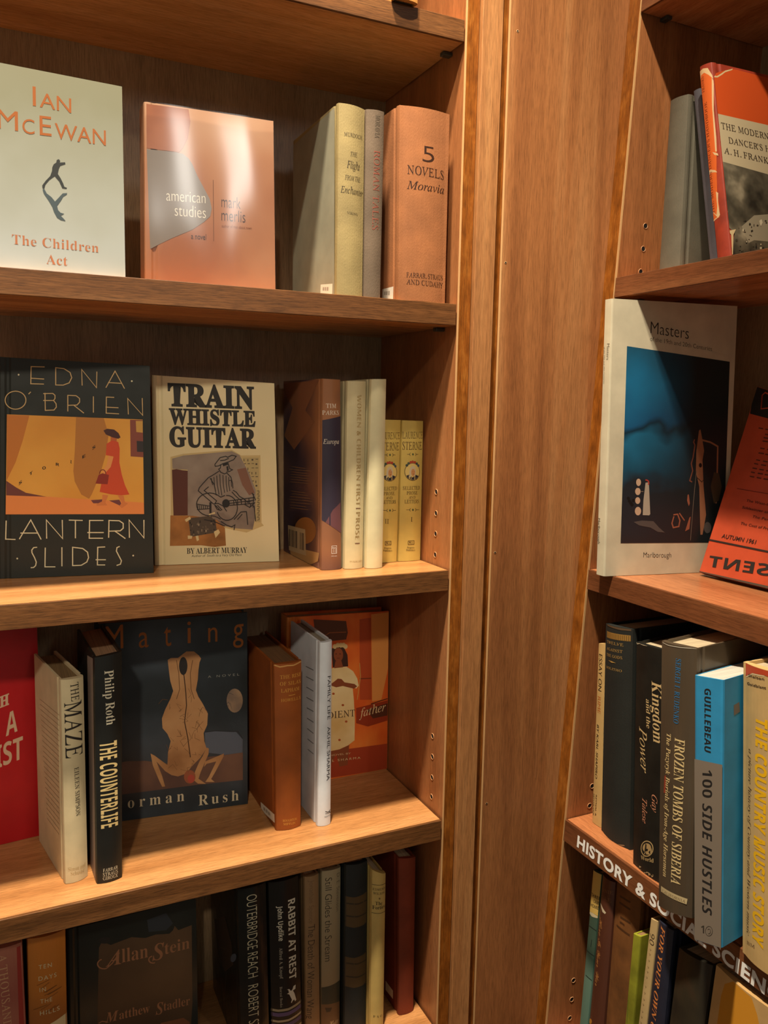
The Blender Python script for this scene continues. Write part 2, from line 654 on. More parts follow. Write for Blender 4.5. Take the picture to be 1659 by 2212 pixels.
class Book:
    """A book as a closed case (boards and spine, one profile) around a block of pages.
    kind 'spine': the measured quad is the spine, the boards run back along dv.
    kind 'cover': the measured quad is the front board, the thickness runs back along dv."""

    def __init__(s, name, label, quad, z, crop='full', plane='base', kind='spine', depth=0.14, far=None, far_side='L',
                 m=None, board=0.0024, over=0.003, bulge=0.0, group=None, pages=(200, 180, 145), snap=True, dv=None, joint=True,
                 sink=0.0, cat='book'):
        TL, TR, BR, BL = [px(crop, p) for p in quad]
        s.z = z
        if plane == 'base':
            a, b = on_z(BL, z), on_z(BR, z)
            n = V((-(b - a).y, (b - a).x, 0)).normalized()
            o = a
        elif plane[0] == 'Y':
            o, n = V((0, plane[1], 0)), V((0, 1, 0))
        elif plane[0] == 'X':
            o, n = V((plane[1], 0, 0)), V((1, 0, 0))
        elif plane[0] == 'L':     # parallel to the leaning front of the right bookcase
            o, n = V((XF0 + plane[1], 0, 0)), V((1, 0, -XF1)).normalized()
        else:
            o, n = plane
        if n.dot(CAM - o) > 0:
            n = -n                       # n points into the shelf
        s.q = [hit(p, o, n) for p in (TL, TR, BR, BL)]
        if snap:
            for i, j in ((2, 1), (3, 0)):
                e = (s.q[j] - s.q[i])
                s.q[i] = s.q[i] + e * ((z + 0.0004 - s.q[i].z) / e.z)
        else:
            lo = min(s.q[2].z, s.q[3].z)
            for i, j in ((2, 1), (3, 0)):
                if s.q[i].z < z + 0.0004:
                    e = (s.q[j] - s.q[i])
                    s.q[i] = s.q[i] + e * ((z + 0.0004 - s.q[i].z) / e.z)
        TLp, TRp, BRp, BLp = s.q
        if dv is None:
            if far:
                fp = on_z(px(crop, far), z)
                dv = fp - (BLp if far_side == 'L' else BRp)
                dv.z = 0
                dv.normalize()
            else:
                dv = n.copy()
                dv.z = 0
                dv.normalize()
        s.dv = V(dv).normalized()
        s.D = depth
        W = ((BRp - BLp).length + (TRp - TLp).length) / 2
        H = ((TLp - BLp).length + (TRp - BRp).length) / 2
        s.W, s.H = W, H
        base = (BLp + BRp) / 2 + s.dv * (depth / 2)
        s.loc = V((base.x, base.y, min(BLp.z, BRp.z)))
        s.root = root(name, label, cat, s.loc, group)

        def M(a, wd, v):
            a = a / W
            lo = BLp.lerp(BRp, a)
            hi = TLp.lerp(TRp, a)
            return lo.lerp(hi, v / H) + s.dv * wd
        s.M = M
        D, t = depth, board
        if kind == 'spine':
            out = [(0, D)]
            if joint:
                out += [(0, .0105), (.0011, .0085), (.0011, .0065), (0, .0045)]
            r = min(.0022, W * .12)
            out += [(0, r), (r * .3, r * .3 - bulge * 0.3)]
            for i in range(1, 12):
                u = i / 12
                a = u * W
                if r * .6 < a < W - r * .6:
                    out.append((a, -bulge * 4 * u * (1 - u)))
            out += [(W - r * .3, r * .3 - bulge * 0.3), (W, r)]
            if joint:
                out += [(W, .0045), (W - .0011, .0065), (W - .0011, .0085), (W, .0105)]
            out += [(W, D)]
            inn = [(W - t, D), (W - t, t + .0005), (t, t + .0005), (t, D)]
            pb = ((t + .0002, W - t - .0002), (t + .0012, D - over - .0005))
        else:
            out = [(W, 0)]
            if joint:
                out += [(.0115, 0), (.0095, .0010), (.0075, .0010), (.0055, 0)]
            r = min(.0022, D * .12)
            out += [(r, 0), (r * .3, r * .3), (0, r), (0, D - r), (r * .3, D - r * .3), (r, D), (W, D)]
            inn = [(W, D - t), (t, D - t), (t, t), (W, t)]
            pb = ((t + .0012, W - over - .0005), (t + .0002, D - t - .0002))
        prof = out + inn
        bm = bmesh.new()
        lo = [bm.verts.new(M(a, wd, 0)) for a, wd in prof]
        hi = [bm.verts.new(M(a, wd, H)) for a, wd in prof]
        k = len(prof)
        for i in range(k):
            j = (i + 1) % k
            bm.faces.new((lo[i], lo[j], hi[j], hi[i]))
        bm.faces.new(lo[::-1])
        bm.faces.new(hi)
        bmesh.ops.recalc_face_normals(bm, faces=bm.faces)
        bmesh.ops.triangulate(bm, faces=[f for f in bm.faces if len(f.verts) > 4])
        s.cover = link_mesh('cover', bm, [m], s.root, s.loc)
        bm = bmesh.new()
        (a0, a1), (w0, w1) = pb
        hv = over
        add_hexa(bm, [M(a0, w0, hv), M(a1, w0, hv), M(a1, w1, hv), M(a0, w1, hv),
                      M(a0, w0, H - hv), M(a1, w0, H - hv), M(a1, w1, H - hv), M(a0, w1, H - hv)])
        bmesh.ops.recalc_face_normals(bm, faces=bm.faces)
        ax = abs((BRp - BLp).normalized().x) > 0.6
        if kind == 'cover':
            ax = not ax
        link_mesh('page_block', bm, [pages_mat(pages, 'X' if ax else 'Y')], s.root, s.loc)
        u = (BRp - BLp)
        v = ((TLp - BLp) + (TRp - BRp))
        s.front = Surf(BLp, u, v, W, bulge if kind == 'spine' else 0.0, (BLp, BRp, TRp, TLp))
        s.left = Surf(BLp + s.dv * D, -s.dv, TLp - BLp, D, 0, (BLp + s.dv * D, BLp, TLp, TLp + s.dv * D))
        s.right = Surf(BRp, s.dv, TRp - BRp, D, 0, (BRp, BRp + s.dv * D, TRp + s.dv * D, TRp))
        s.P = Prints(crop)

    def done(s):
        s.P.finish(s.cover, s.loc)
        return s


def sticker(b, surf, pts, crop=None, bars=True, name='price_sticker'):
    """small white stock label pasted on a board"""
    P = b.P
    P.poly(name, surf, pts, (228, 218, 200), crop=crop)
    if bars:
        (x0, y0), (x1, y1), (x2, y2), (x3, y3) = pts
        for i in range(6):
            f = 0.2 + 0.09 * i
            g = f + (0.03 if i % 2 else 0.055)

            def L(t, q): return ((x0 + (x1 - x0) * t) * (1 - q) + (x3 + (x2 - x3) * t) * q,
                                 (y0 + (y1 - y0) * t) * (1 - q) + (y3 + (y2 - y3) * t) * q)
            P.poly(name, surf, [L(f, .3), L(g, .3), L(g, .68), L(f, .68)], (110, 95, 85), crop=crop)


def wrapper_mat():
    m = bpy.data.materials.new('clear_film')
    m.use_nodes = True
    nt = m.node_tree
    nt.nodes.clear()
    out = N(nt, 'ShaderNodeOutputMaterial')
    mx = N(nt, 'ShaderNodeMixShader')
    fr = N(nt, 'ShaderNodeFresnel')
    fr.inputs[0].default_value = 1.5
    tr = N(nt, 'ShaderNodeBsdfTransparent')
    gl = N(nt, 'ShaderNodeBsdfGlossy')
    gl.inputs['Roughness'].default_value = 0.11
    nt.links.new(fr.outputs[0], mx.inputs[0])
    nt.links.new(tr.outputs[0], mx.inputs[1])
    nt.links.new(gl.outputs[0], mx.inputs[2])
    nt.links.new(mx.outputs[0], out.inputs[0])
    return m


FILM = wrapper_mat()


def film(b, amp=0.00032, waves=1.25, seed=2.4):
    """clear plastic jacket, slightly rippled, over the front of a book"""
    bm = bmesh.new()
    nu, nv = 72, 24
    BL, BR, TR, TL = b.front.quad
    g = []
    for j in range(nv + 1):
        row = []
        for i in range(nu + 1):
            u, v = i / nu, j / nv
            p = BL.lerp(BR, u).lerp(TL.lerp(TR, u), v)
            h = amp * (math.sin(u * waves * 6.283 + seed + 0.7 * math.sin(v * 3 + seed)) + 0.16 * math.sin(u * 19 + v * 4 + seed * 3)
                       + 0.5 * math.sin(v * 7 + u * 3))
            row.append(bm.verts.new(p + b.front.n * (0.0032 + h)))
        g.append(row)
    for j in range(nv):
        for i in range(nu):
            bm.faces.new((g[j][i], g[j][i + 1], g[j + 1][i + 1], g[j + 1][i]))
    bmesh.ops.recalc_face_normals(bm, faces=bm.faces)
    o = link_mesh('clear_wrapper', bm, [FILM], b.cover, b.loc, smooth=True)
    o['label'] = 'glossy clear plastic wrapper'


# ------------------------------------------------------------------ floor and bookcases
W_PANEL = ((150, 92, 52), (178, 113, 66), (198, 134, 84))
panel_v = wood('wood_panel_upright', 'Z', (131, 80, 45), (160, 104, 61), (182, 129, 82), across=22, along=1.1, seed=1.3, wave=0.6)
side_v = wood('wood_side_panel', 'Z', (139, 85, 49), (165, 105, 62), (182, 124, 79), across=30, along=1.4, seed=4.1)
batten_v = wood('wood_batten', 'Z', (148, 97, 57), (175, 120, 72), (190, 139, 89), across=60, along=2.0, seed=2.2, wave=1.0)
amber_v = wood('wood_amber_edge', 'Z', (112, 60, 16), (142, 80, 24), (168, 104, 40), across=90, along=40, fleck=0.45, seed=7.7, rough=0.32)
shelf_x = wood('wood_shelf_left', 'X', (166, 110, 62), (194, 136, 82), (212, 156, 102), across=30, along=1.3, seed=3.4, rough=0.26)
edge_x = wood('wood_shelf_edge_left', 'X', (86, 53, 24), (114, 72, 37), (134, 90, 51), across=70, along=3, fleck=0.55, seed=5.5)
shelf_y = wood('wood_shelf_right', 'Y', (158, 96, 56), (186, 118, 74), (204, 140, 94), across=30, along=1.3, seed=8.4, rough=0.26)
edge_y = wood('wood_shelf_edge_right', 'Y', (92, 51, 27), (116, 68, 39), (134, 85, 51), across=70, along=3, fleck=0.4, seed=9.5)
back_x = wood('wood_back_panel', 'Z', (140, 112, 82), (158, 130, 98), (172, 144, 110), across=18, along=1.0, seed=6.1)
floor_m = wood('wood_floor', 'X', (86, 58, 38), (104, 72, 48), (120, 86, 60), across=9, along=0.7, seed=0.4)
worn_m = mat((206, 160, 108), 0.8, 'ink', 0.1)
hole_m = mat((22, 15, 11), 0.9, 'ink')
rim_m = mat((196, 142, 96), 0.6, 'ink')
pin_m = mat((60, 58, 50), 0.35, 'ink')

bm = bmesh.new()
add_box(bm, (-1.6, -2.2, -0.05), (1.2, 0.6, 0.0))
fl = link_mesh('floor', bm, [floor_m])
fl['kind'] = 'structure'

DEPTH = 0.192
XL, XR = -0.92, 0.002
ZTOP = 2.22
LS = [(0.085, 0.107), (0.50, 0.522), (0.760, 0.782), (1.0150, 1.0380), (1.3010, 1.3232), (1.5818, 1.6035), (1.8584, 1.8788), (2.14, 2.162)]

left = root('bookcase', 'tall wooden bookcase on the left, its shelves holding face-out novels and spines', 'bookcase', (XL, 0, 0), 'built-in bookcases meeting in the corner')
LO = V((XL, 0, 0))
pan = box_obj('side_panel', (XR, 0.0018, 0), (0.0165, DEPTH, ZTOP), side_v, left, LO)
box_obj('front_edging', (XR + 0.0006, -0.0006, 0), (0.0165, 0.0016, ZTOP), amber_v, pan, LO, 0.0004)
box_obj('worn_edge', (XR - 0.0002, -0.0008, 0), (XR + 0.0005, 0.0019, ZTOP), worn_m, pan, LO, 0)
box_obj('side_panel', (XL - 0.0165, 0, 0), (XL, DEPTH, ZTOP), side_v, left, LO)
box_obj('back_panel', (XL, DEPTH - 0.006, 0), (XR, DEPTH, ZTOP), back_x, left, LO, 0)
box_obj('plinth', (XL, 0.012, 0), (XR, 0.03, 0.085), edge_x, left, LO)


def pin_holes(parent, origin, pts, axis, sgn):
    """drilled shelf-pin holes: dark bore with a pale worn rim"""
    for c in pts:
        bm = bmesh.new()
        t1 = V((0, 1, 0)) if axis == 0 else V((1, 0, 0))
        nv = V((sgn, 0, 0)) if axis == 0 else V((0, sgn, 0))
        t2 = V((0, 0, 1))

        def ring(r, h): return [bm.verts.new(c + (t1 * math.cos(a) + t2 * math.sin(a)) * r + nv * h) for a in [2 * math.pi * i / 16 for i in range(16)]]
        r0, r1, r2 = ring(0.0034, 0.0001), ring(0.0030, 0.0006), ring(0.0026, 0.0002)
        for i in range(16):
            j = (i + 1) % 16
            f = bm.faces.new((r0[i], r0[j], r1[j], r1[i]))
            f = bm.faces.new((r1[i], r1[j], r2[j], r2[i]))
        f = bm.faces.new(r2)
        f.material_index = 1
        bmesh.ops.recalc_face_normals(bm, faces=bm.faces)
        link_mesh('pin_hole', bm, [rim_m, hole_m], parent, origin)


hl = []
for crop, ps in (('c4', [(1270, 1203), (1268, 1356), (1265, 1503), (1262, 1653)]), ('c6', [(1257, 857), (1256, 980), (1254, 1104), (1251, 1219)])):
    for p in ps:
        hl.append(on_x(px(crop, p), XR))
pin_holes(pan, LO, hl, 0, -1)

lsh = {}
for i, (z0, z1) in enumerate(LS):
    bm = bmesh.new()
    x0, x1 = XL + 0.0006, XR - 0.0022
    add_box(bm, (x0, 0.0035, z0), (x1, DEPTH - 0.0065, z1))
    sh = link_mesh('shelf', bm, [shelf_x], left, LO, 0.0004)
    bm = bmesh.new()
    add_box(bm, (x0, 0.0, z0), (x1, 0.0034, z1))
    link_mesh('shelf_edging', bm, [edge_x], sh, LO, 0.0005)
    lsh[i] = sh
    # metal pin under the right end of the shelf
    if 2 < i < 7:
        bm = bmesh.new()
        add_box(bm, (XR - 0.011, 0.026, z0 - 0.0042), (XR - 0.0002, 0.034, z0 - 0.0003))
        link_mesh('shelf_pin', bm, [pin_m], sh, LO, 0.001)

# corner filler between the two bookcases: batten, narrow edging, wide tapered panel
CO = V((0.05, 0, 0))
corner = root('corner_panel', 'wide plain wooden filler panel with upright batten between the two bookcases', 'panel', CO)


def xf(z, off=0.0): return XF0 + XF1 * z + off


box_obj('batten', (0.0172, -0.0058, 0), (0.0412, 0.012, ZTOP), batten_v, corner, CO, 0.0007)
box_obj('edging', (0.0416, 0.0016, 0), (0.0520, 0.012, ZTOP), amber_v, corner, CO, 0.0004)
bm = bmesh.new()
add_hexa(bm, [V((0.0524, -0.001, 0)), V((xf(0) + 0.014, -0.001, 0)), V((xf(0) + 0.014, 0.014, 0)), V((0.0524, 0.014, 0)),
              V((0.0524, -0.001, ZTOP)), V((xf(ZTOP) + 0.014, -0.001, ZTOP)), V((xf(ZTOP) + 0.014, 0.014, ZTOP)), V((0.0524, 0.014, ZTOP))])
wide = link_mesh('board', bm, [panel_v], corner, CO, 0.0004)
box_obj('worn_edge', (0.0521, -0.0014, 0), (0.0527, 0.0014, ZTOP), worn_m, wide, CO, 0)
# faint glued seam down the board, and small nail holes
bm = bmesh.new()
a, b = on_y((1183, 1080), -0.001), on_y((1160, 1680), -0.001)
add_box(bm, (a.x - 0.0002, -0.0012, b.z), (a.x + 0.0002, -0.0008, a.z))
link_mesh('seam', bm, [mat((176, 118, 74), 0.6, 'ink')], wide, CO)
for p in ((1118, 67), (1092, 567), (1069, 1193), (1051, 1735)):
    c = on_y(p, -0.001)
    bm = bmesh.new()
    for rr, hh, mi in ((0.0016, 0.00025, 0), (0.0010, 0.0004, 1)):
        vs = [bm.verts.new(c + V((math.cos(t) * rr, -hh, math.sin(t) * rr * 0.8))) for t in [2 * math.pi * i / 12 for i in range(12)]]
        f = bm.faces.new(vs)
        f.material_index = mi
    link_mesh('nail_hole', bm, [mat((214, 170, 120), 0.6, 'ink'), hole_m], wide, CO)

# right bookcase, standing at a right angle and leaning slightly back
YR, YN = -0.0195, -0.80
RO = V((xf(0), YR, 0))
right = root('bookcase', 'tall wooden bookcase on the right with white lettering along one shelf edge', 'bookcase', RO, 'built-in bookcases meeting in the corner')


def slab(bm, y0, y1, z0, z1, o0, o1, mi=0):
    add_hexa(bm, [V((xf(z0, o0), y0, z0)), V((xf(z0, o1), y0, z0)), V((xf(z0, o1), y1, z0)), V((xf(z0, o0), y1, z0)),
                  V((xf(z1, o0), y0, z1)), V((xf(z1, o1), y0, z1)), V((xf(z1, o1), y1, z1)), V((xf(z1, o0), y1, z1))], mi)
    bmesh.ops.recalc_face_normals(bm, faces=bm.faces)


def slab_obj(name, y0, y1, z0, z1, o0, o1, m, parent, bevel=0.0005):
    bm = bmesh.new()
    slab(bm, y0, y1, z0, z1, o0, o1)
    return link_mesh(name, bm, [m], parent, RO, bevel)


rpan = slab_obj('side_panel', YR, -0.0012, 0, ZTOP, 0.0024, DEPTH, side_v, right)
slab_obj('front_edging', YR + 0.0006, -0.0012, 0, ZTOP, 0.0, 0.0022, amber_v, rpan, 0.0004)
slab_obj('worn_edge', YR - 0.0002, YR + 0.0004, 0, ZTOP, -0.0002, 0.0024, worn_m, rpan, 0)
slab_obj('side_panel', YN - 0.0165, YN, 0, ZTOP, 0.0, DEPTH, side_v, right)
slab_obj('back_panel', YN, YR, 0, ZTOP, DEPTH - 0.006, DEPTH, back_x, right, 0)
slab_obj('plinth', YN, YR, 0, 0.085, 0.012, 0.03, edge_y, right)
RS = [(0.085, 0.107), (0.50, 0.522), (0.712, 0.735), (0.9905, 1.0162), (1.2935, 1.3165), (1.6215, 1.6430), (1.9205, 1.9430), (2.14, 2.162)]
rsh = {}
for i, (z0, z1) in enumerate(RS):
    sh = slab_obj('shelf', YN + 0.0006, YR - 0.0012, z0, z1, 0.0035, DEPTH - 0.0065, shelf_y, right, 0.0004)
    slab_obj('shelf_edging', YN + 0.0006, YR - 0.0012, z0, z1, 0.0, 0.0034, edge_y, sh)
    rsh[i] = sh
    if 2 < i < 7:
        slab_obj('shelf_pin', YR - 0.011, YR - 0.0003, z0 - 0.0042, z0 - 0.0003, 0.028, 0.036, pin_m, sh, 0.001)
hr = []
for crop, ps in (('r1', [(453, 1637), (437, 1803), (419, 1968)]), ('r6', [(203, 1307), (190, 1450), (175, 1590)]), ('r5', [(285, 1510), (265, 1663)])):
    for p in ps:
        hr.append(on_y(px(crop, p), YR))
pin_holes(rpan, RO, hr, 1, -1)

# white section lettering along the front edge of one shelf
fs = Surf(V((xf(1.0, -0.0002), YR, 1.0)), V((0, -1, 0)), V((XF1, 0, 1)), 0.8)
P = Prints('r6')
P.text('section_lettering', fs, 'HISTORY & SOCIAL SCIENCE', (229, 303), (1634, 1412), 74, 'heavy', (240, 237, 230), fit='HISTORY & SOCIAL SCIEN', hm=0.0134)
P.finish(rsh[3], RO)


# ================================================================== LEFT BOOKCASE, top shelves
G1 = 'books on the second shelf of the left bookcase'
ZL1, ZL2, ZL3, ZL4, ZL5 = 1.8788, 1.6035, 1.3232, 1.0380, 0.782
ZR1, ZR2, ZR3, ZR4, ZR5 = 1.943, 1.643, 1.3165, 1.0162, 0.735

# a tan book on the highest shelf, only its lower edge in view
b = Book('hardcover_book', 'tan book at the very top, only its lower edge showing past the shelf', [(850, -330), (903, -326), (903, 12), (850, -1)], ZL1,
         plane=('Y', -0.006), kind='spine', depth=0.14, m=mat((186, 128, 62), 0.6, 'cloth'), bulge=0.003)
b.done()

# --- pale novel with two tumbling figures
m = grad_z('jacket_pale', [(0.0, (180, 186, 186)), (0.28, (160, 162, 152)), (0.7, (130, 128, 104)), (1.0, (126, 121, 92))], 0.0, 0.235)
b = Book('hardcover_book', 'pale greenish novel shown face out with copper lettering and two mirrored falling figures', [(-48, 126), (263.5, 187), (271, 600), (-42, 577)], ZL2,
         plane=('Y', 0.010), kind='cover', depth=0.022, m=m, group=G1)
P, s = b.P, b.front
P.crop = 'c1'
CO_ = (158, 92, 50)
P.text('author_name', s, 'I', (190, 611), (208, 614), 112, 'sans', CO_, rough=0.25)
P.text('author_name', s, 'AN', (230, 618), (412, 654), 84, 'sans', CO_, rough=0.25)
P.text('author_name', s, 'M', (-14, 740), (105, 758), 112, 'sans', CO_, rough=0.25)
P.text('author_name', s, 'C', (130, 770), (200, 777), 84, 'sans', CO_, rough=0.25)
P.text('author_name', s, 'E', (230, 780), (298, 788), 112, 'sans', CO_, rough=0.25)
P.text('author_name', s, 'WAN', (318, 800), (612, 842), 88, 'sans', CO_, rough=0.25)
P.text('title', s, 'The Children', (70, 1410), (570, 1460), 54, 'serifl', (170, 104, 68))
P.text('title', s, 'Act', (268, 1525), (390, 1536), 54, 'serifl', (170, 104, 68))
K = (44, 46, 44)
up = [(310, 950), (325, 940), (328, 925), (340, 920), (348, 930), (345, 940), (376, 938), (378, 948), (348, 958), (340, 975), (334, 1005), (350, 1030), (365, 1060), (372, 1080), (388, 1086), (384, 1091), (360, 1088), (342, 1048), (316, 1018), (285, 1040), (262, 1068), (256, 1092), (246, 1088), (244, 1072), (264, 1045), (290, 1018), (300, 990), (302, 968)]
P.poly('figure_picture', s, up, K)
dn = [(246, 1096), (256, 1092), (270, 1118), (298, 1140), (318, 1165), (342, 1140), (362, 1118), (388, 1116), (386, 1124), (366, 1136), (352, 1160), (330, 1190), (336, 1215), (350, 1230), (372, 1236), (350, 1246), (366, 1262), (380, 1278), (352, 1272), (330, 1258), (312, 1225), (302, 1195), (280, 1158), (254, 1120)]
P.poly('figure_picture', s, dn, (66, 78, 82))
b.done()

# --- glossy skin-toned novel
m = blotch('jacket_skin', [(0.3, (146, 90, 60)), (0.5, (166, 116, 84)), (0.7, (184, 144, 114))], 7, 0.35, seed=3)
b = Book('hardcover_book', 'glossy flesh-toned novel in clear wrapper shown face out with grey rounded shape', [(310.9, 219), (590.4, 261.6), (595, 625), (313, 602)], ZL2,
         plane=('Y', 0.026), kind='cover', depth=0.026, m=m, group=G1)
P, s = b.P, b.front
P.crop = 'c1'
P.poly('cover_picture', s, [(846, 600), (1090, 632), (1100, 700), (1085, 800), (1060, 850), (1035, 880), (848, 856)], (176, 98, 60), m=blotch('hair_tone', [(0.3, (122, 68, 44)), (0.6, (150, 92, 62))], 16, 0.2))
P.poly('cover_picture', s, [(848, 862), (1000, 878), (1055, 888), (1090, 915), (1112, 950), (1140, 1015), (1180, 1090), (1212, 1150), (1224, 1205), (1215, 1250), (1180, 1282), (1110, 1328), (990, 1378), (920, 1412), (868, 1440)], (118, 106, 96), rough=0.22)
LT = (206, 198, 182)
DK = (58, 30, 18)
P.text('title', s, 'american', (962, 1160), (1188, 1176), 64, 'thin', LT)
P.text('title', s, 'studies', (1010, 1247), (1190, 1262), 66, 'thin', LT)
P.text('title', s, 'a novel', (1105, 1380), (1192, 1386), 32, 'sans', DK)
P.text('author_name', s, 'mark', (1280, 1196), (1390, 1208), 66, 'thin', DK)
P.text('author_name', s, 'merlis', (1280, 1274), (1418, 1287), 66, 'thin', DK)
P.text('author_name', s, 'author of man about town', (1282, 1312), (1455, 1326), 15, 'sans', (120, 64, 34))
P.line('title', s, [(1232, 1040), (1235, 1395)], 3, (96, 56, 34))
b.done()
film(b)

# --- khaki spine
b = Book('hardcover_book', 'khaki cloth book with upright black title, wide side board and white stock label', [(730, 222), (788.5, 238), (783, 641), (725.5, 638)], ZL2,
         plane=('Y', 0.006), depth=0.128, m=mat((158, 138, 90), 0.75, 'cloth'), bulge=0.004, group=G1)
P, s = b.P, b.front
P.crop = 'c2'
K = (56, 46, 34)
P.text('author_name', s, 'MURDOCH', (485, 790), (590, 812), 22, 'serif', K)
P.text('title', s, 'THE', (518, 908), (558, 915), 26, 'ital', K)
P.text('title', s, 'Flight', (498, 974), (575, 992), 42, 'ital', K)
P.text('title', s, 'FROM THE', (488, 1042), (578, 1060), 28, 'ital', K)
P.text('title', s, 'Enchanter', (466, 1114), (596, 1140), 38, 'ital', K)
P.text('publisher_name', s, 'VIKING', (500, 1240), (562, 1252), 14, 'serif', K)
P.poly('side_paper', b.left, [(192, 845), (436, 622), (434, 1716), (192, 1690)], (182, 172, 142), m=mat((152, 147, 124), 0.7, 'paper'))
sticker(b, b.left, [(356, 1645), (424, 1640), (422, 1702), (354, 1696)])
b.done()

# --- grey-brown cloth spine with red title
b = Book('hardcover_book', 'thin grey-brown cloth book with faded red title between khaki and orange books', [(789.6, 236), (831, 243), (822, 645), (784.2, 642)], ZL2,
         plane=('Y', 0.006), depth=0.125, m=mat((110, 92, 74), 0.8, 'cloth'), bulge=0.003, group=G1)
P, s = b.P, b.front
P.crop = 'c2'
P.text('title', s, 'ROMAN TALES', (657, 870), (645, 1330), 36, 'serif', (140, 78, 62), rot=90)
P.text('author_name', s, 'MORAVIA', (666, 668), (660, 800), 28, 'serif', (96, 84, 70), rot=90)
b.done()

# --- fat orange spine
b = Book('hardcover_book', 'fat orange-tan cloth book with black spine title nearest the side panel', [(861, 227), (971.5, 248), (961, 656), (858, 650)], ZL2,
         plane=('Y', 0.0065), depth=0.128, m=mat((160, 100, 58), 0.8, 'cloth'), bulge=0.005, group=G1)
P, s = b.P, b.front
P.crop = 'c2'
K = (52, 28, 16)
P.text('title', s, '5', (930, 940), (998, 950), 90, 'thin', K)
P.text('title', s, 'NOVELS', (848, 1008), (1060, 1042), 50, 'serif', K)
P.text('author_name', s, 'Moravia', (845, 1094), (1062, 1124), 46, 'ital', K)
P.text('publisher_name', s, 'FARRAR, STRAUS', (843, 1604), (1056, 1622), 27, 'serif', K)
P.text('publisher_name', s, 'AND CUDAHY', (843, 1644), (1056, 1666), 29, 'serif', K)
sticker(b, b.left, [(712, 1672), (776, 1656), (774, 1730), (710, 1722)])
b.done()

# ================================================================== third shelf
G2 = 'books on the third shelf of the left bookcase'
b = Book('hardcover_book', 'black jacketed book shown face out with thin cream lettering and picture of walking woman', [(-4, 770.5), (323.3, 790.4), (332, 1238), (-4, 1251)], ZL3,
         kind='cover', depth=0.03, m=mat((40, 43, 39), 0.42, 'gloss'), group=G2)
P, s = b.P, b.front
P.crop = 'c3'


def strokes(name, surf, rows, wpx, c):
    for r in rows:
        P.line(name, surf, r, wpx, c)


T1, T2 = (196, 164, 112), (214, 204, 168)
strokes('author_name', s, [[(258, 248), (180, 246), (178, 345), (254, 347)], [(180, 313), (255, 318)],
                           [(322, 252), (322, 352), (365, 353), (400, 340), (415, 310), (405, 280), (370, 258), (322, 252), (322, 256)],
                           [(475, 355), (472, 262), (558, 368), (560, 275)], [(612, 368), (665, 272), (720, 373)], [(625, 338), (705, 343)],
                           [(165, 405), (178, 392)], [(260, 398), (262, 499), (312, 497), (326, 480), (324, 460), (310, 442), (250, 442)],
                           [(250, 402), (305, 401), (318, 412), (318, 430), (310, 442)],
                           [(392, 505), (392, 412), (440, 414), (460, 430), (460, 452), (445, 468), (392, 470)], [(428, 470), (485, 515)],
                           [(540, 418), (540, 512)], [(660, 424), (615, 422), (614, 515), (688, 519)], [(610, 480), (685, 484)],
                           [(742, 522), (738, 430), (825, 528), (822, 428)]], 5, T1)
P.arc('author_name', s, 90, 440, 60, 52, 0, 360, 5, T1, n=28)
strokes('title', s, [[(36, 1136), (33, 1243), (90, 1245)], [(112, 1243), (178, 1132), (238, 1245)], [(118, 1208), (222, 1208)],
                     [(270, 1240), (268, 1132), (362, 1240), (360, 1132)], [(398, 1133), (478, 1135)], [(436, 1134), (436, 1238)],
                     [(598, 1135), (518, 1135), (516, 1238), (596, 1238)], [(505, 1205), (600, 1205)],
                     [(628, 1235), (630, 1135), (690, 1137), (712, 1152), (712, 1180), (695, 1195), (632, 1197)], [(665, 1197), (725, 1240)],
                     [(748, 1235), (746, 1132), (832, 1236), (832, 1132)],
                     [(215, 1290), (195, 1292), (184, 1306), (185, 1322), (200, 1350), (210, 1376), (206, 1396), (194, 1407), (178, 1408)],
                     [(262, 1292), (260, 1403), (320, 1403)], [(358, 1290), (358, 1400)],
                     [(420, 1290), (420, 1396), (470, 1394), (502, 1375), (512, 1350), (506, 1318), (478, 1297), (420, 1290), (420, 1294)],
                     [(608, 1288), (565, 1290), (563, 1392), (608, 1392)], [(553, 1362), (612, 1362)],
                     [(692, 1285), (676, 1292), (673, 1312), (690, 1345), (702, 1368), (696, 1388), (674, 1395)]], 6, T2)
for c, n_ in (((108, 293), 'author_name'), ((762, 330), 'author_name'), ((100, 1355), 'title'), ((770, 1338), 'title')):
    P.ell(n_, s, c[0], c[1], 5, 5, T2)
pn = 'cover_picture'
P.poly(pn, s, [(40, 522), (825, 552), (833, 1098), (33, 1100)], (0, 0, 0), m=blotch('plaster_wall', [(0.3, (206, 138, 52)), (0.55, (220, 160, 68)), (0.75, (226, 172, 84))], 9, 0.45))
P.poly(pn, s, [(40, 524), (170, 529), (130, 680), (90, 800), (38, 905)], (190, 116, 48))
P.poly(pn, s, [(440, 537), (600, 544), (628, 640), (610, 760), (575, 880), (530, 985), (515, 1010), (470, 985), (432, 910), (424, 850), (432, 740)], (176, 116, 52))
P.poly(pn, s, [(35, 990), (250, 996), (500, 1012), (832, 1032), (833, 1098), (33, 1100)], (222, 136, 72))
P.poly(pn, s, [(36, 905), (95, 945), (150, 975), (270, 998), (36, 990)], (108, 60, 52))
P.poly(pn, s, [(752, 553), (825, 555), (829, 770), (755, 765)], (132, 72, 58))
P.poly(pn, s, [(785, 560), (825, 560), (825, 628), (788, 624)], (196, 150, 72))
P.poly(pn, s, [(790, 675), (828, 678), (828, 740), (792, 738)], (54, 48, 48))
P.poly(pn, s, [(525, 1018), (600, 1012), (585, 1036), (540, 1036)], (112, 62, 62))
P.poly(pn, s, [(630, 1020), (690, 1015), (712, 1058)], (112, 62, 62))
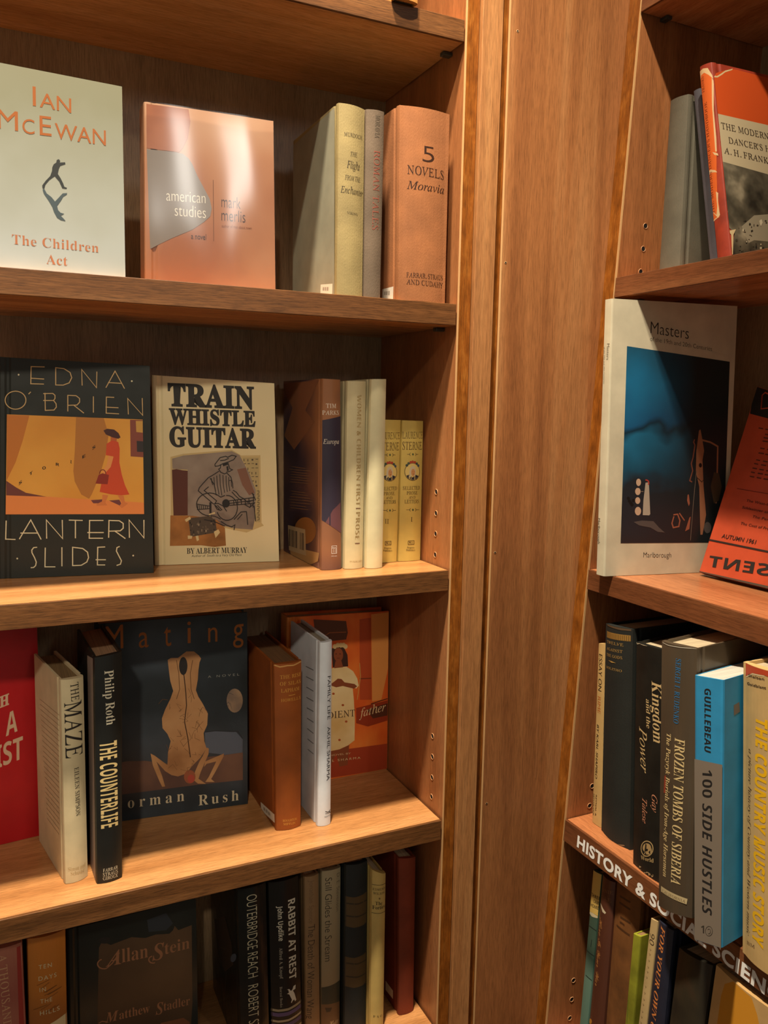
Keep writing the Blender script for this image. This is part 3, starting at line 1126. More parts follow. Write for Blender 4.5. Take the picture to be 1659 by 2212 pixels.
P.poly(pn, s, [(592, 985), (626, 990), (610, 1030), (620, 1048), (560, 1050), (556, 1042), (590, 1025)], (206, 122, 66))
P.poly(pn, s, [(680, 990), (715, 992), (722, 1028), (740, 1038), (705, 1064), (690, 1052), (704, 1032)], (206, 122, 66))
P.poly(pn, s, [(640, 652), (676, 658), (672, 700), (638, 700)], (182, 96, 50))
P.poly(pn, s, [(616, 692), (650, 672), (684, 682), (692, 720), (690, 800), (704, 870), (722, 930), (748, 985), (700, 990), (640, 984), (576, 970), (590, 900), (628, 830), (655, 765), (612, 758)], (200, 76, 42))
P.poly(pn, s, [(628, 760), (656, 768), (640, 826), (602, 868), (590, 856), (618, 812)], (222, 148, 82))
P.poly(pn, s, [(570, 872), (592, 862), (630, 872), (622, 926), (552, 922)], (138, 48, 36))
P.arc(pn, s, 594, 866, 18, 24, 180, 360, 5, (120, 40, 30))
P.poly(pn, s, [(598, 615), (620, 605), (660, 610), (685, 630), (697, 655), (684, 663), (650, 655), (612, 638)], (72, 42, 40))
for ch, x, y, dx, dy in (('S', 118, 916, 9, -8), ('T', 180, 862, 9, -7), ('O', 255, 831, 10, -1), ('R', 333, 811, 10, 2), ('I', 411, 796, 4, 2), ('E', 485, 764, 9, -5), ('S', 543, 712, 9, -7)):
    P.text('subtitle', s, ch, (x - dx, y + 9 - dy), (x + dx, y + 9 + dy), 17, 'bold', (36, 26, 20))
b.done()

# --- cream novel with slab lettering and a seated guitar player
m = blotch('jacket_cream', [(0.3, (206, 188, 142)), (0.55, (224, 208, 164)), (0.75, (214, 196, 150))], 6, 0.4, seed=5)
b = Book('hardcover_book', 'cream jacketed novel face out with heavy black lettering above drawing of guitar player', [(327, 810), (592.3, 828), (603, 1213), (333.5, 1222)], ZL3,
         kind='cover', depth=0.024, m=m, group=G2)
P, s = b.P, b.front
P.crop = 'c3'
K = (42, 38, 32)
P.text('title', s, 'TRAIN', (972, 470), (1470, 489), 128, 'slab', K)
P.text('title', s, 'WHISTLE', (978, 577), (1478, 592), 90, 'slab', K)
P.text('title', s, 'GUITAR', (980, 705), (1480, 717), 112, 'slab', K)
P.text('author_name', s, 'BY ALBERT MURRAY', (1080, 1328), (1428, 1322), 32, 'serifb', K)
P.text('author_name', s, 'Author of  South to a Very Old Place', (1107, 1347), (1397, 1340), 14, 'sansital', (80, 70, 54))
pn = 'cover_picture'
P.poly(pn, s, [(985, 768), (1060, 750), (1340, 727), (1395, 760), (1505, 758), (1512, 1150), (1525, 1165), (1425, 1205), (1350, 1190), (1080, 1130), (988, 1110)], (188, 164, 112))
P.poly(pn, s, [(1400, 772), (1495, 772), (1505, 1145), (1478, 1145), (1478, 960), (1440, 860)], (170, 150, 102))
random.seed(3)
for i in range(58):
    y = 780 + (i // 4) * 25
    x = 1408 + (i % 4) * 23
    if x < 1404 + max(0, (y - 830) * 0.45) or (y > 950 and x < 1480):
        continue
    ww, hh = random.choice(((14, 4), (4, 14), (10, 9), (15, 3)))
    P.rect(pn, s, x, y, min(x + ww, 1497), y + hh, (66, 54, 42))
for i in range(8):
    y = 965 + i * 22
    P.line(pn, s, [(1484, y), (1498, y), (1498, y + 12), (1486, y + 14)], 3, (66, 54, 42))
P.poly(pn, s, [(995, 778), (1060, 760), (1340, 735), (1385, 758), (1440, 860), (1478, 960), (1475, 1120), (1460, 1188), (1350, 1180), (1085, 1115), (1085, 842), (997, 836)], (0, 0, 0),
       m=blotch('collage_mauve', [(0.3, (104, 90, 82)), (0.5, (132, 116, 102)), (0.75, (148, 134, 118))], 30, 0.5))
P.poly(pn, s, [(1370, 840), (1420, 830), (1455, 930), (1472, 975), (1440, 990), (1400, 930)], (120, 84, 66))
P.poly(pn, s, [(994, 842), (1020, 838), (1055, 845), (1085, 848), (1085, 1106), (1003, 1106)], (84, 44, 32))
P.poly(pn, s, [(985, 1106), (1110, 1108), (1250, 1128), (1300, 1178), (1306, 1280), (1240, 1288), (1160, 1278), (982, 1282)], (0, 0, 0), m=mat((164, 110, 58), 0.8, 'worn'))
P.poly(pn, s, [(1088, 1122), (1242, 1106), (1254, 1204), (1102, 1230)], (74, 62, 50))
random.seed(5)
for i in range(34):
    x, y = random.uniform(1094, 1240), random.uniform(1122, 1212)
    P.rect(pn, s, x, y, x + random.uniform(4, 12), y + random.uniform(3, 14), random.choice(((140, 124, 100), (40, 32, 26), (110, 94, 76), (28, 22, 18))))
for t in ([(1068, 1130), (1098, 1112), (1104, 1126), (1076, 1144)], [(1130, 1225), (1146, 1222), (1150, 1248), (1138, 1256)], [(1085, 1222), (1112, 1224), (1108, 1240), (1086, 1242)], [(1236, 1200), (1262, 1186), (1272, 1204), (1246, 1236)], [(1205, 1100), (1240, 1086), (1248, 1104), (1212, 1112)]):
    P.poly(pn, s, t, (200, 178, 128))
G = (34, 30, 28)
P.poly(pn, s, [(1215, 1100), (1290, 1090), (1322, 1125), (1280, 1140), (1230, 1125)], (118, 102, 90))
for pts in ([(1241, 812), (1258, 790), (1272, 772), (1305, 764), (1316, 770), (1340, 758), (1365, 764), (1350, 784), (1322, 796), (1290, 806), (1262, 820), (1244, 822), (1241, 812)],
            [(1272, 790), (1300, 786), (1322, 776)], [(1276, 812), (1274, 832), (1264, 838), (1276, 858)], [(1316, 798), (1328, 836), (1344, 842), (1326, 852), (1308, 856)],
            [(1276, 856), (1296, 866), (1312, 860)], [(1266, 850), (1232, 872), (1204, 888), (1176, 918), (1152, 946), (1146, 964), (1188, 1000), (1234, 1040)],
            [(1214, 890), (1238, 928), (1246, 968)], [(1206, 940), (1180, 962), (1226, 1000), (1252, 1022), (1240, 1040)],
            [(1312, 862), (1334, 884), (1344, 922), (1346, 950)], [(1234, 1040), (1260, 1036), (1290, 1052), (1310, 1082)], [(1246, 1048), (1268, 1072)], [(1256, 1046), (1284, 1076)],
            [(1240, 1044), (1254, 1070), (1278, 1078)], [(1346, 960), (1366, 972), (1384, 996), (1410, 1010)], [(1340, 970), (1360, 992), (1392, 1020)],
            [(1322, 1022), (1470, 1002)], [(1326, 1048), (1468, 1036)], [(1328, 1036), (1470, 1018)],
            [(1350, 1018), (1352, 1046)], [(1372, 1015), (1375, 1044)], [(1394, 1012), (1396, 1042)], [(1416, 1009), (1418, 1040)], [(1438, 1006), (1440, 1038)],
            [(1456, 975), (1478, 1018)], [(1466, 980), (1462, 1060)], [(1448, 1056), (1474, 1030)], [(1408, 1010), (1430, 1030), (1456, 1020)], [(1410, 1040), (1444, 1060), (1450, 1040)],
            [(1276, 1140), (1306, 1160), (1338, 1172), (1358, 1160), (1352, 1190)], [(1352, 1130), (1392, 1086), (1424, 1084), (1432, 1160)], [(1372, 1130), (1400, 1098)],
            [(1180, 1130), (1236, 1140), (1300, 1168)], [(1468, 1050), (1478, 1140)]):
    P.line(pn, s, pts, 5, G)
for x0, y0, x1, y1 in ((1236, 884, 1250, 990), (1252, 876, 1266, 985), (1270, 868, 1282, 990), (1288, 872, 1298, 975), (1306, 876, 1314, 970), (1322, 884, 1328, 965), (1222, 890, 1230, 930)):
    P.line(pn, s, [(x0, y0), ((x0 + x1) / 2 - 3, (y0 + y1) / 2), (x1, y1)], 4, G)
P.line(pn, s, [(1324, 904), (1336, 902), (1338, 940)], 4, G)
P.poly(pn, s, [(1284, 806), (1312, 798), (1318, 812), (1290, 822)], G)
P.poly(pn, s, [(1308, 824), (1318, 820), (1322, 846), (1312, 850)], G)
P.arc(pn, s, 1212, 1042, 76, 66, 95, 300, 5, G)
P.arc(pn, s, 1312, 1062, 60, 72, -95, 130, 5, G)
P.line(pn, s, [(1250, 984), (1276, 1000), (1300, 990)], 5, G)
P.line(pn, s, [(1206, 1106), (1240, 1110), (1262, 1120), (1276, 1128)], 5, G)
P.arc(pn, s, 1312, 1062, 60, 72, 130, 160, 5, G)
P.ell(pn, s, 1306, 1036, 22, 24, G)
P.rect(pn, s, 1210, 1030, 1222, 1092, G)
P.line(pn, s, [(1140, 1040), (1212, 1052)], 4, G)
P.line(pn, s, [(1138, 1072), (1212, 1066)], 4, G)
for i in range(6):
    P.line(pn, s, [(1144 + i * 11, 1042 + i * 2), (1143 + i * 11, 1072 - i)], 4, G)
b.done()

# --- dark photographic jacket, spine out with its back board in view
m = blotch('jacket_dusk', [(0.34, (46, 32, 34)), (0.47, (64, 52, 62)), (0.56, (100, 70, 62)), (0.68, (152, 102, 68))], 9, 0.3, seed=8.5, detail=2)
b = Book('hardcover_book', 'dusky purple and brown photographic jacket with white spine lettering and barcode on board', [(696, 818), (735.7, 820.5), (738.2, 1229), (693.5, 1232)], ZL3,
         plane=('Y', 0.0478), depth=0.125, m=m, bulge=0.003, group=G2)
P, s = b.P, b.front
P.crop = 'c4'
P.poly('spine_picture', s, [(447, 690), (582, 660), (588, 1460), (500, 1440), (440, 1400)], (52, 44, 58))
P.poly('spine_picture', s, [(520, 1330), (588, 1270), (590, 1500), (470, 1420)], (104, 66, 70))
P.text('author_name', s, 'TIM', (473, 600), (545, 602), 30, 'serif', (216, 204, 184))
P.text('author_name', s, 'PARKS', (450, 650), (566, 650), 30, 'serif', (216, 204, 184))
P.text('title', s, 'Europa', (455, 858), (568, 858), 34, 'ital', (216, 204, 184))
P.line('publisher_mark', s, [(512, 1588), (549, 1586), (549, 1640), (512, 1642)], 4, (200, 190, 180), closed=True)
for x in (522, 536):
    P.arc('publisher_mark', s, x, 1606, 5, 8, 180, 360, 4, (200, 190, 180), n=8)
    P.line('publisher_mark', s, [(x + 5, 1606), (x + 5, 1636)], 4, (200, 190, 180))
P.text('publisher_mark', s, 'ARCADE', (507, 1664), (552, 1664), 9, 'serif', (200, 190, 180))
L_ = b.left
P.ell('jacket_picture#b', L_, 330, 1480, 78, 96, (140, 92, 46))
P.poly('jacket_picture', L_, [(150, 430), (430, 400), (330, 620), (400, 700), (250, 900), (180, 800), (240, 600)], (128, 84, 58))
P.poly('jacket_picture#b', L_, [(215, 1590), (430, 1640), (420, 1700), (360, 1728), (235, 1690)], (168, 130, 82))
P.poly('barcode', L_, [(206, 1440), (330, 1472), (336, 1660), (214, 1620)], (176, 150, 112))
for i in range(14):
    x = 214 + i * 8
    if i in (8, 9):
        continue
    P.rect('barcode', L_, x, 1470 + i * 2.3, x + (3 if i % 3 else 5), 1590 + i * 2.5, (52, 40, 36))
random.seed(2)
for y in (1022, 1040, 1058, 1076, 1094, 1112, 1130, 1196, 1216, 1236, 1256, 1276, 1296, 1316):
    P.line('jacket_text', L_, [(215 + random.uniform(0, 20), y), (380 - random.uniform(0, 50), y + 14)], 4, (128, 96, 70))
b.done()

# --- cream spine with outlined lettering
m = mat((206, 190, 146), 0.6, 'paper')
b = Book('hardcover_book', 'cream spine with faint outlined tan capitals beside dusky purple jacket', [(749, 823), (791, 824), (783.5, 1228), (743, 1228)], ZL3,
         plane=('Y', 0.0455), depth=0.13, m=m, bulge=0.004, group=G2)
P, s = b.P, b.front
P.crop = 'c4'
TN = (150, 118, 62)
P.text('title', s, 'WOMEN & CHILDREN FIRST', (692, 508), (684, 1300), 30, 'outline', TN, rot=90)
P.text('subtitle', s, 'PROSE', (684, 1345), (677, 1542), 30, 'outline', TN, rot=90)
for y, x in ((1318, 682), (1568, 676)):
    P.line('title', s, [(x + i * 5, y + (3 if i % 2 else -3)) for i in range(8)], 4, (96, 44, 30))
P.text('publisher_name', s, 'PUSHCART', (640, 1704), (735, 1700), 10, 'serif', TN)
b.done()

# --- blank cream spine
b = Book('hardcover_book', 'blank cream spine without lettering standing third from the side panel', [(801, 819), (835, 819), (826.3, 1227), (790, 1228)], ZL3,
         plane=('Y', 0.040), depth=0.13, m=mat((212, 200, 158), 0.55, 'paper'), bulge=0.0035, group=G2)
b.done()


# --- two small yellow volumes
def sterne(name, label, quad, dx, dy, vol):
    b = Book(name, label, quad, ZL3, plane=('Y', 0.0648), depth=0.105, m=mat((206, 178, 92), 0.6, 'paper'), bulge=0.0025, group=G2)
    P, s = b.P, b.front
    P.crop = 'c4'
    K = (84, 58, 30)

    def o(x, y): return (x + dx, y + dy)

    def tx(n, st, x0, y0, x1, y1, h, sty='serif', c=K): P.text(n, s, st, o(x0, y0), o(x1, y1), h, sty, c)
    tx('author_name', 'LAURENCE', 1024, 820, 1168, 820, 48, 'serif')
    tx('author_name', 'STERNE', 1024, 900, 1162, 900, 56, 'serif')

    def orn(y, half):
        on = 'ornament#%d' % y
        c = (84, 66, 42)
        for sg in (-1, 1):
            P.line(on, s, [o(1094 + sg * 20, y), o(1094 + sg * half, y)], 3, c)
            P.arc(on, s, 1094 + dx + sg * 16, y + dy, 7, 10, 90, 270 if sg < 0 else -90, 3, c, n=8)
        P.ell(on, s, 1094 + dx, y + dy, 6, 8, (70, 84, 50), n=10)
    orn(933, 40)
    orn(1330, 46)
    pn = 'portrait'
    P.ell(pn, s, 1092 + dx, 1058 + dy, 56, 64, (92, 72, 40))
    P.ell(pn, s, 1092 + dx, 1058 + dy, 52, 60, (214, 188, 110))
    P.poly(pn, s, [o(1048, 1085), o(1072, 1078), o(1092, 1100), o(1112, 1078), o(1136, 1088), o(1122, 1108), o(1092, 1119), o(1062, 1108)], (44, 42, 52))
    P.poly(pn, s, [o(1070, 1098), o(1068, 1060), o(1074, 1030), o(1090, 1014), o(1108, 1022), o(1116, 1050), o(1112, 1086), o(1104, 1092), o(1100, 1050), o(1084, 1052), o(1080, 1092)], (196, 182, 150))
    P.ell(pn, s, 1095 + dx, 1062 + dy, 14, 26, (196, 140, 86))
    P.line(pn, s, [o(1090, 1055), o(1106, 1056)], 3, (90, 40, 30))
    P.line(pn, s, [o(1094, 1074), o(1102, 1074)], 3, (120, 40, 30))
    for x, y, c in ((1052, 1012, (60, 70, 60)), (1064, 998, (70, 84, 60)), (1078, 990, (168, 66, 40)), (1092, 986, (176, 72, 44)), (1108, 990, (168, 60, 40)), (1122, 1000, (60, 76, 66)), (1134, 1014, (66, 76, 90))):
        P.ell(pn, s, x + dx, y + dy, 9, 10, c, n=9)
    tx('title', 'SELECTED', 1026, 1188, 1147, 1184, 25)
    tx('title', 'PROSE', 1050, 1222, 1128, 1220, 24)
    tx('title', 'AND', 1064, 1250, 1112, 1249, 19)
    tx('title', 'LETTERS', 1036, 1284, 1138, 1281, 25)
    if vol == 1:
        tx('volume_number', 'I', 1079, 1414, 1090, 1414, 32)
    else:
        tx('volume_number', 'II', 1058, 1424, 1084, 1424, 32)
    P.line('publisher_mark', s, [o(1060, 1552), o(1102, 1550), o(1102, 1576), o(1060, 1578)], 4, K, closed=True)
    P.poly('publisher_mark', s, [o(1066, 1560), o(1074, 1556), o(1078, 1566), o(1072, 1570)], K)
    for x in (1084, 1092):
        P.line('publisher_mark', s, [o(x, 1558), o(x, 1572)], 3, K)
    tx('publisher_mark', 'Progress', 1052, 1606, 1104, 1605, 13)
    tx('publisher_mark', 'Publishers', 1046, 1624, 1110, 1624, 13)
    b.done()


sterne('hardcover_book', 'small yellow book of the matching pair, next to the side panel', [(867.8, 908), (915, 909.5), (908.6, 1210), (859.5, 1213)], 0, 0, 1)
sterne('hardcover_book', 'small yellow book of the matching pair, partly hidden behind blank cream spine', [(819, 906.5), (866.4, 907.5), (857.8, 1213), (810, 1216)], -164, 4, 2)

# ================================================================== fourth shelf
G3 = 'books on the fourth shelf of the left bookcase'
b = Book('hardcover_book', 'bright red jacketed book with tilted pale capitals, cut off at left', [(-330, 1420), (79.7, 1345), (93.7, 1803.5), (-330, 1905)], ZL4,
         kind='cover', depth=0.026, m=mat((176, 22, 26), 0.4, 'gloss'), group=G3)
P, s = b.P, b.front
P.crop = 'c5'
RT = (206, 172, 140)
P.text('title', s, 'H', (-2, 655), (56, 632), 68, 'slab', RT)
P.text('title', s, 'A', (36, 832), (108, 798), 138, 'bold', RT)
P.text('title', s, 'ST', (20, 1014), (142, 966), 138, 'bold', RT, fit='ST')
P.text('title', s, 'I', (-22, 1030), (12, 1018), 138, 'bold', RT)
b.done()

# --- cream worn spine with thin vertical title
b = Book('hardcover_book', 'worn cream jacketed spine with tall thin black letters beside red book', [(129.4, 1468.5), (180.8, 1460), (190.6, 1891), (140, 1910)], ZL4,
         depth=0.096, far=(98, 1838.5), m=mat((208, 190, 150), 0.6, 'paper'), bulge=0.004, group=G3, pages=(130, 104, 66))
P, s = b.P, b.front
P.crop = 'c5'
K = (42, 36, 32)
P.text('title', s, 'THE', (424, 498), (431, 610), 52, 'serif', K, rot=90)
P.text('title', s, 'MAZE', (392, 622), (401, 966), 108, 'serif', K, rot=90)
P.text('author_name', s, 'EILEEN SIMPSON', (449, 1018), (460, 1314), 28, 'serif', K, rot=90)
P.text('publisher_name', s, 'Simon and', (416, 1660), (522, 1625), 22, 'serif', (176, 150, 106))
P.text('publisher_name', s, 'Schuster', (430, 1684), (516, 1656), 22, 'serif', (176, 150, 106))
random.seed(9)
for i in range(24):
    y = 640 + i * 32
    P.line('jacket_text', b.left, [(246 + i * 2, y - 40), (366, y + 60)], 3, (150, 120, 88))
b.done()

# --- black spine with cream lettering
b = Book('hardcover_book', 'black spine with tall cream block title and white author lettering', [(202.5, 1420.6), (264, 1406.6), (264.7, 1894.4), (208.5, 1910)], ZL4,
         depth=0.106, dv=(-0.05, 1, 0), m=mat((30, 30, 27), 0.4, 'gloss'), bulge=0.003, group=G3, pages=(150, 116, 84))
P, s = b.P, b.front
P.crop = 'c5'
P.text('author_name', s, 'Philip Roth', (641, 422), (653, 757), 56, 'serif', (206, 196, 170), rot=90)
P.text('title', s, 'THE COUNTERLIFE', (613, 868), (622, 1398), 108, 'bold', (216, 188, 128), rot=90)
for st, y in (('FARRAR', 1664), ('STRAUS', 1690), ('GIROUX', 1714)):
    P.text('publisher_name', s, st, (633, y), (725, y - 24), 20, 'serif', (206, 196, 170))
P.poly('side_paper', b.left, [(540, 330), (574, 350), (592, 1742), (556, 1690)], (150, 130, 118))
b.done()

# --- dark book with an upside-down figure
m = blotch('jacket_night', [(0.32, (30, 34, 34)), (0.5, (44, 50, 54)), (0.7, (66, 74, 82))], 10, 0.38, seed=2.2)
b = Book('hardcover_book', 'dark blue book shown face out with upside down pale figure and widely spaced letters', [(203, 1349), (534, 1322.5), (535, 1737), (210, 1782)], ZL4,
         kind='cover', depth=0.028, m=m, group=G3)
P, s = b.P, b.front
P.crop = 'c5'
OR = (160, 92, 26)
for ch, x0, y0, x1, y1, h in (('M', 655, 300, 762, 286, 146), ('a', 858, 284, 918, 279, 140), ('t', 1014, 276, 1058, 270, 150), ('i', 1158, 256, 1180, 254, 142), ('n', 1286, 250, 1343, 245, 132), ('g', 1440, 238, 1504, 232, 146)):
    P.text('title', s, ch, (x0, y0), (x1, y1), h, 'sans', OR)
P.text('subtitle', s, 'A NOVEL', (1284, 470), (1478, 455), 14, 'sans', (132, 132, 124), spacing=1.7)
pn = 'cover_picture'
P.poly(pn, s, [(640, 1020), (780, 985), (900, 982), (1020, 1000), (1260, 960), (1400, 945), (1500, 930), (1500, 1100), (1220, 1130), (640, 1205)], (0, 0, 0),
       m=blotch('ground_brown', [(0.35, (74, 54, 52)), (0.6, (112, 80, 64))], 14, 0.4))
P.poly(pn, s, [(1265, 805), (1330, 795), (1455, 800), (1500, 850), (1498, 930), (1390, 945), (1270, 930)], (86, 92, 104))
P.line(pn, s, [(1265, 805), (1330, 797), (1440, 802), (1470, 800), (1498, 845)], 5, (40, 42, 46))
P.ell(pn, s, 1450, 610, 50, 74, (0, 0, 0), m=blotch('moon', [(0.35, (120, 100, 84)), (0.6, (152, 124, 96))], 40, 0.4))
random.seed(11)
for i in range(26):
    x, y = random.uniform(1290, 1480), random.uniform(480, 770)
    q = [(x, y)]
    for j in range(3):
        x += random.uniform(-40, 40)
        y += random.uniform(-44, 44)
        q.append((min(max(x, 1280), 1500), y))
    P.line(pn, s, q, 2, (44, 48, 54))
SKIN = blotch('figure_ochre', [(0.3, (150, 104, 64)), (0.5, (180, 132, 86)), (0.72, (196, 152, 104))], 22, 0.45)
P.poly(pn, s, [(1036, 358), (1056, 346), (1100, 346), (1130, 322), (1152, 306), (1198, 306), (1228, 330), (1242, 350), (1232, 375), (1226, 420), (1222, 480), (1210, 545), (1225, 585), (1250, 625), (1284, 690), (1280, 760), (1258, 810), (1262, 860), (1276, 905), (1240, 960), (1190, 1010), (1150, 1060), (1100, 1078), (1060, 1070), (1034, 1010), (1038, 930), (1054, 860), (1034, 815), (1004, 780), (1000, 720), (1020, 665), (1052, 600), (1070, 550), (1052, 490), (1044, 430)], (0, 0, 0), m=SKIN)
P.ell(pn, s, 1132, 396, 26, 56, (44, 40, 38))
P.line(pn, s, [(1136, 450), (1148, 560), (1152, 640), (1140, 740), (1160, 840), (1176, 960)], 6, (70, 46, 30))
P.line(pn, s, [(1090, 360), (1104, 440), (1110, 540), (1090, 600)], 4, (112, 76, 46))
P.line(pn, s, [(1190, 360), (1176, 440), (1180, 540), (1200, 600)], 4, (112, 76, 46))
P.poly(pn, s, [(930, 936), (956, 950), (1046, 1016), (1100, 1060), (1060, 1070), (1020, 1045), (966, 985), (1002, 1076), (1020, 1140), (1002, 1142), (986, 1110), (944, 1010)], (0, 0, 0), m=SKIN)
P.poly(pn, s, [(1278, 900), (1290, 905), (1288, 940), (1240, 1050), (1226, 1092), (1272, 1124), (1222, 1122), (1196, 1100), (1204, 1050), (1230, 990)], (0, 0, 0), m=SKIN)
P.poly(pn, s, [(1384, 936), (1380, 956), (1330, 1050), (1304, 1094), (1326, 1112), (1268, 1112), (1290, 1080), (1336, 985), (1276, 1000), (1260, 1020), (1268, 985)], (0, 0, 0), m=SKIN)
P.ell(pn, s, 1172, 1080, 36, 42, (150, 84, 56), n=20)
P.ell(pn, s, 1180, 1092, 22, 26, (172, 72, 56), n=16)
random.seed(21)
for i in range(44):
    x, y = random.uniform(1012, 1268), random.uniform(560, 1040)
    if abs(x - 1140) > 125 - abs(y - 740) * 0.12:
        continue
    q = [(x, y)]
    for j in range(2):
        x += random.uniform(-34, 34)
        y += random.uniform(-40, 40)
        q.append((x, y))
    P.line(pn, s, q, 2, (116, 80, 50))
CRM = (206, 190, 156)
P.text('author_name', s, 'N', (690, 1290), (738, 1284), 66, 'serif', CRM)
P.text('author_name', s, 'orman', (790, 1274), (1138, 1228), 66, 'serif', CRM, spacing=1.55)
P.text('author_name', s, 'Rush', (1226, 1258), (1474, 1224), 64, 'serif', CRM, spacing=1.4)
b.done()

# --- rust-brown cloth spine with gilt lettering
b = Book('hardcover_book', 'rust brown cloth book with gilt lettering and stock label at foot', [(590.5, 1434.8), (651.8, 1426.5), (650, 1784.5), (595.7, 1793)], ZL4,
         plane=('Y', 0.052), depth=0.125, m=mat((150, 78, 26), 0.6, 'cloth'), bulge=0.004, group=G3, pages=(120, 84, 48))
P, s = b.P, b.front
P.crop = 'c6'
GD = (206, 150, 66)
P.text('title', s, 'THE RISE', (340, 512), (472, 494), 21, 'serif', GD, rough=0.3)
P.text('title', s, 'OF SILAS', (340, 552), (466, 536), 21, 'serif', GD, rough=0.3)
P.text('title', s, 'LAPHAM', (346, 592), (458, 578), 21, 'serif', GD, rough=0.3)
P.line('title', s, [(390, 608), (430, 602)], 3, GD)
P.text('author_name', s, 'HOWELLS', (346, 648), (466, 632), 17, 'serif', GD, rough=0.3)
P.text('publisher_name', s, 'HOUGHTON', (356, 1362), (440, 1350), 13, 'serif', GD)
P.text('publisher_name', s, 'MIFFLIN', (360, 1382), (430, 1372), 13, 'serif', GD)
P.line('worn_cloth', s, [(308, 432), (340, 440), (380, 430), (420, 428), (470, 410)], 8, (196, 146, 84))
sticker(b, b.left, [(230, 1250), (312, 1325), (314, 1376), (234, 1300)])
b.done()

# --- pale grey-blue jacket
b = Book('hardcover_book', 'pale grey-white jacketed spine with small black hand lettering', [(690.5, 1387.8), (717.6, 1383), (714.4, 1779), (685, 1784.5)], ZL4,
         plane=('Y', 0.043), depth=0.094, m=mat((224, 228, 232), 0.5, 'paper'), bulge=0.003, group=G3, pages=(150, 140, 120))
P, s = b.P, b.front
P.crop = 'c6'
P.text('title', s, 'FAMILY LIFE', (624, 496), (622, 755), 20, 'sans', (36, 38, 42), rot=90)
P.text('author_name', s, 'AKHIL SHARMA', (622, 798), (618, 1118), 20, 'sans', (36, 38, 42), rot=90)
P.line('publisher_mark', s, [(610, 1300), (628, 1306), (648, 1290), (634, 1304), (648, 1312)], 4, (40, 42, 46))
P.line('publisher_mark', s, [(610, 1314), (648, 1310)], 3, (40, 42, 46))
P.text('publisher_mark', s, 'NORTON', (605, 1338), (647, 1330), 9, 'sans', (70, 72, 76))
random.seed(4)
for i in range(9):
    y = 440 + i * 62
    P.line('jacket_text', b.left, [(500 + i * 1.5, y), (546, y + 22 + random.uniform(0, 8))], 5, (120, 122, 122))
b.done()

# --- orange-red cover with a standing girl
m = blotch('jacket_fire', [(0.3, (166, 60, 26)), (0.48, (214, 92, 34)), (0.62, (230, 122, 48)), (0.78, (236, 158, 78))], 12, 0.38, seed=4.4, stretch=(1.4, 1, 0.7))
b = Book('hardcover_book', 'orange and red paper cover with girl in pale dress, leaning at the back', [(620, 1334), (840, 1320), (836, 1662), (616, 1696)], ZL4,
         plane=('Y', 0.143), kind='cover', depth=0.024, m=m, group=G3)
P, s = b.P, b.front
P.crop = 'c6'
pn = 'cover_picture'
P.poly(pn, s, [(890, 130), (1008, 116), (1006, 360), (985, 480), (950, 640), (895, 650)], (226, 150, 76))
P.poly(pn, s, [(820, 160), (888, 150), (892, 640), (822, 640)], (180, 74, 32))
P.poly(pn, s, [(545, 160), (740, 170), (750, 240), (740, 280), (560, 300)], (94, 56, 36))
P.line(pn, s, [(560, 300), (640, 240), (740, 236)], 6, (150, 88, 46))
P.poly(pn, s, [(560, 960), (1000, 900), (1000, 1052), (560, 1120)], (166, 62, 32))
P.poly(pn, s, [(800, 690), (1000, 640), (1000, 760), (870, 800), (800, 780)], (148, 52, 22))
P.poly(pn, s, [(862, 700), (1004, 655), (1002, 730), (900, 752)], (84, 42, 24))
P.line(pn, s, [(820, 515), (890, 512)], 6, (110, 50, 26))
P.line(pn, s, [(888, 665), (1004, 628)], 6, (80, 40, 24))
SKN = (138, 72, 40)
P.poly(pn, s, [(640, 900), (760, 890), (748, 1030), (700, 1040), (680, 960), (650, 1030)], SKN)
P.poly(pn, s, [(640, 458), (668, 448), (742, 442), (782, 470), (806, 512), (815, 556), (800, 574), (778, 560), (786, 640), (792, 760), (790, 882), (752, 912), (700, 936), (652, 946), (600, 930), (610, 700), (640, 560)], (0, 0, 0),
       m=blotch('pale_dress', [(0.3, (214, 178, 112)), (0.6, (236, 212, 156))], 20, 0.45))
P.poly(pn, s, [(640, 552), (668, 532), (690, 514), (712, 516), (730, 536), (790, 546), (806, 560), (786, 574), (720, 558), (680, 566)], SKN)
P.poly(pn, s, [(652, 335), (690, 318), (728, 330), (748, 372), (752, 440), (730, 442), (660, 448)], (62, 36, 26))
P.ell(pn, s, 694, 372, 28, 42, SKN)
P.poly(pn, s, [(676, 410), (712, 408), (722, 446), (668, 452)], SKN)
for x in (672, 690, 708, 724, 736):
    P.ell(pn, s, x, 322 - (8 if 680 < x < 730 else 0), 13, 15, (206, 176, 122), n=9)
for x, y in ((680, 366), (704, 366)):
    P.ell(pn, s, x, y, 4, 3, (50, 26, 18), n=8)
P.line(pn, s, [(684, 392), (702, 392)], 3, (84, 34, 24))
for x, y in ((664, 604), (720, 672), (740, 770), (700, 880)):
    P.ell(pn, s, x, y, 8, 7, (172, 84, 36), n=8)
P.line(pn, s, [(806, 640), (826, 500), (820, 420)], 4, (206, 160, 84))
P.text('title', s, 'OBEDIENT', (516, 764), (792, 738), 40, 'serif', (58, 28, 18))
P.text('title', s, 'father', (818, 746), (976, 704), 50, 'ital', (222, 190, 142), fit='father')
P.text('author_name', s, 'A NOVEL BY', (616, 980), (768, 964), 10, 'sans', (216, 176, 130))
P.text('author_name', s, 'AKHIL SHARMA', (566, 1020), (825, 992), 13, 'sans', (222, 190, 142), spacing=1.4)
b.done()

# ================================================================== fifth shelf
G4 = 'books on the lowest visible shelf of the left bookcase'


def low(y): return 2212 + y


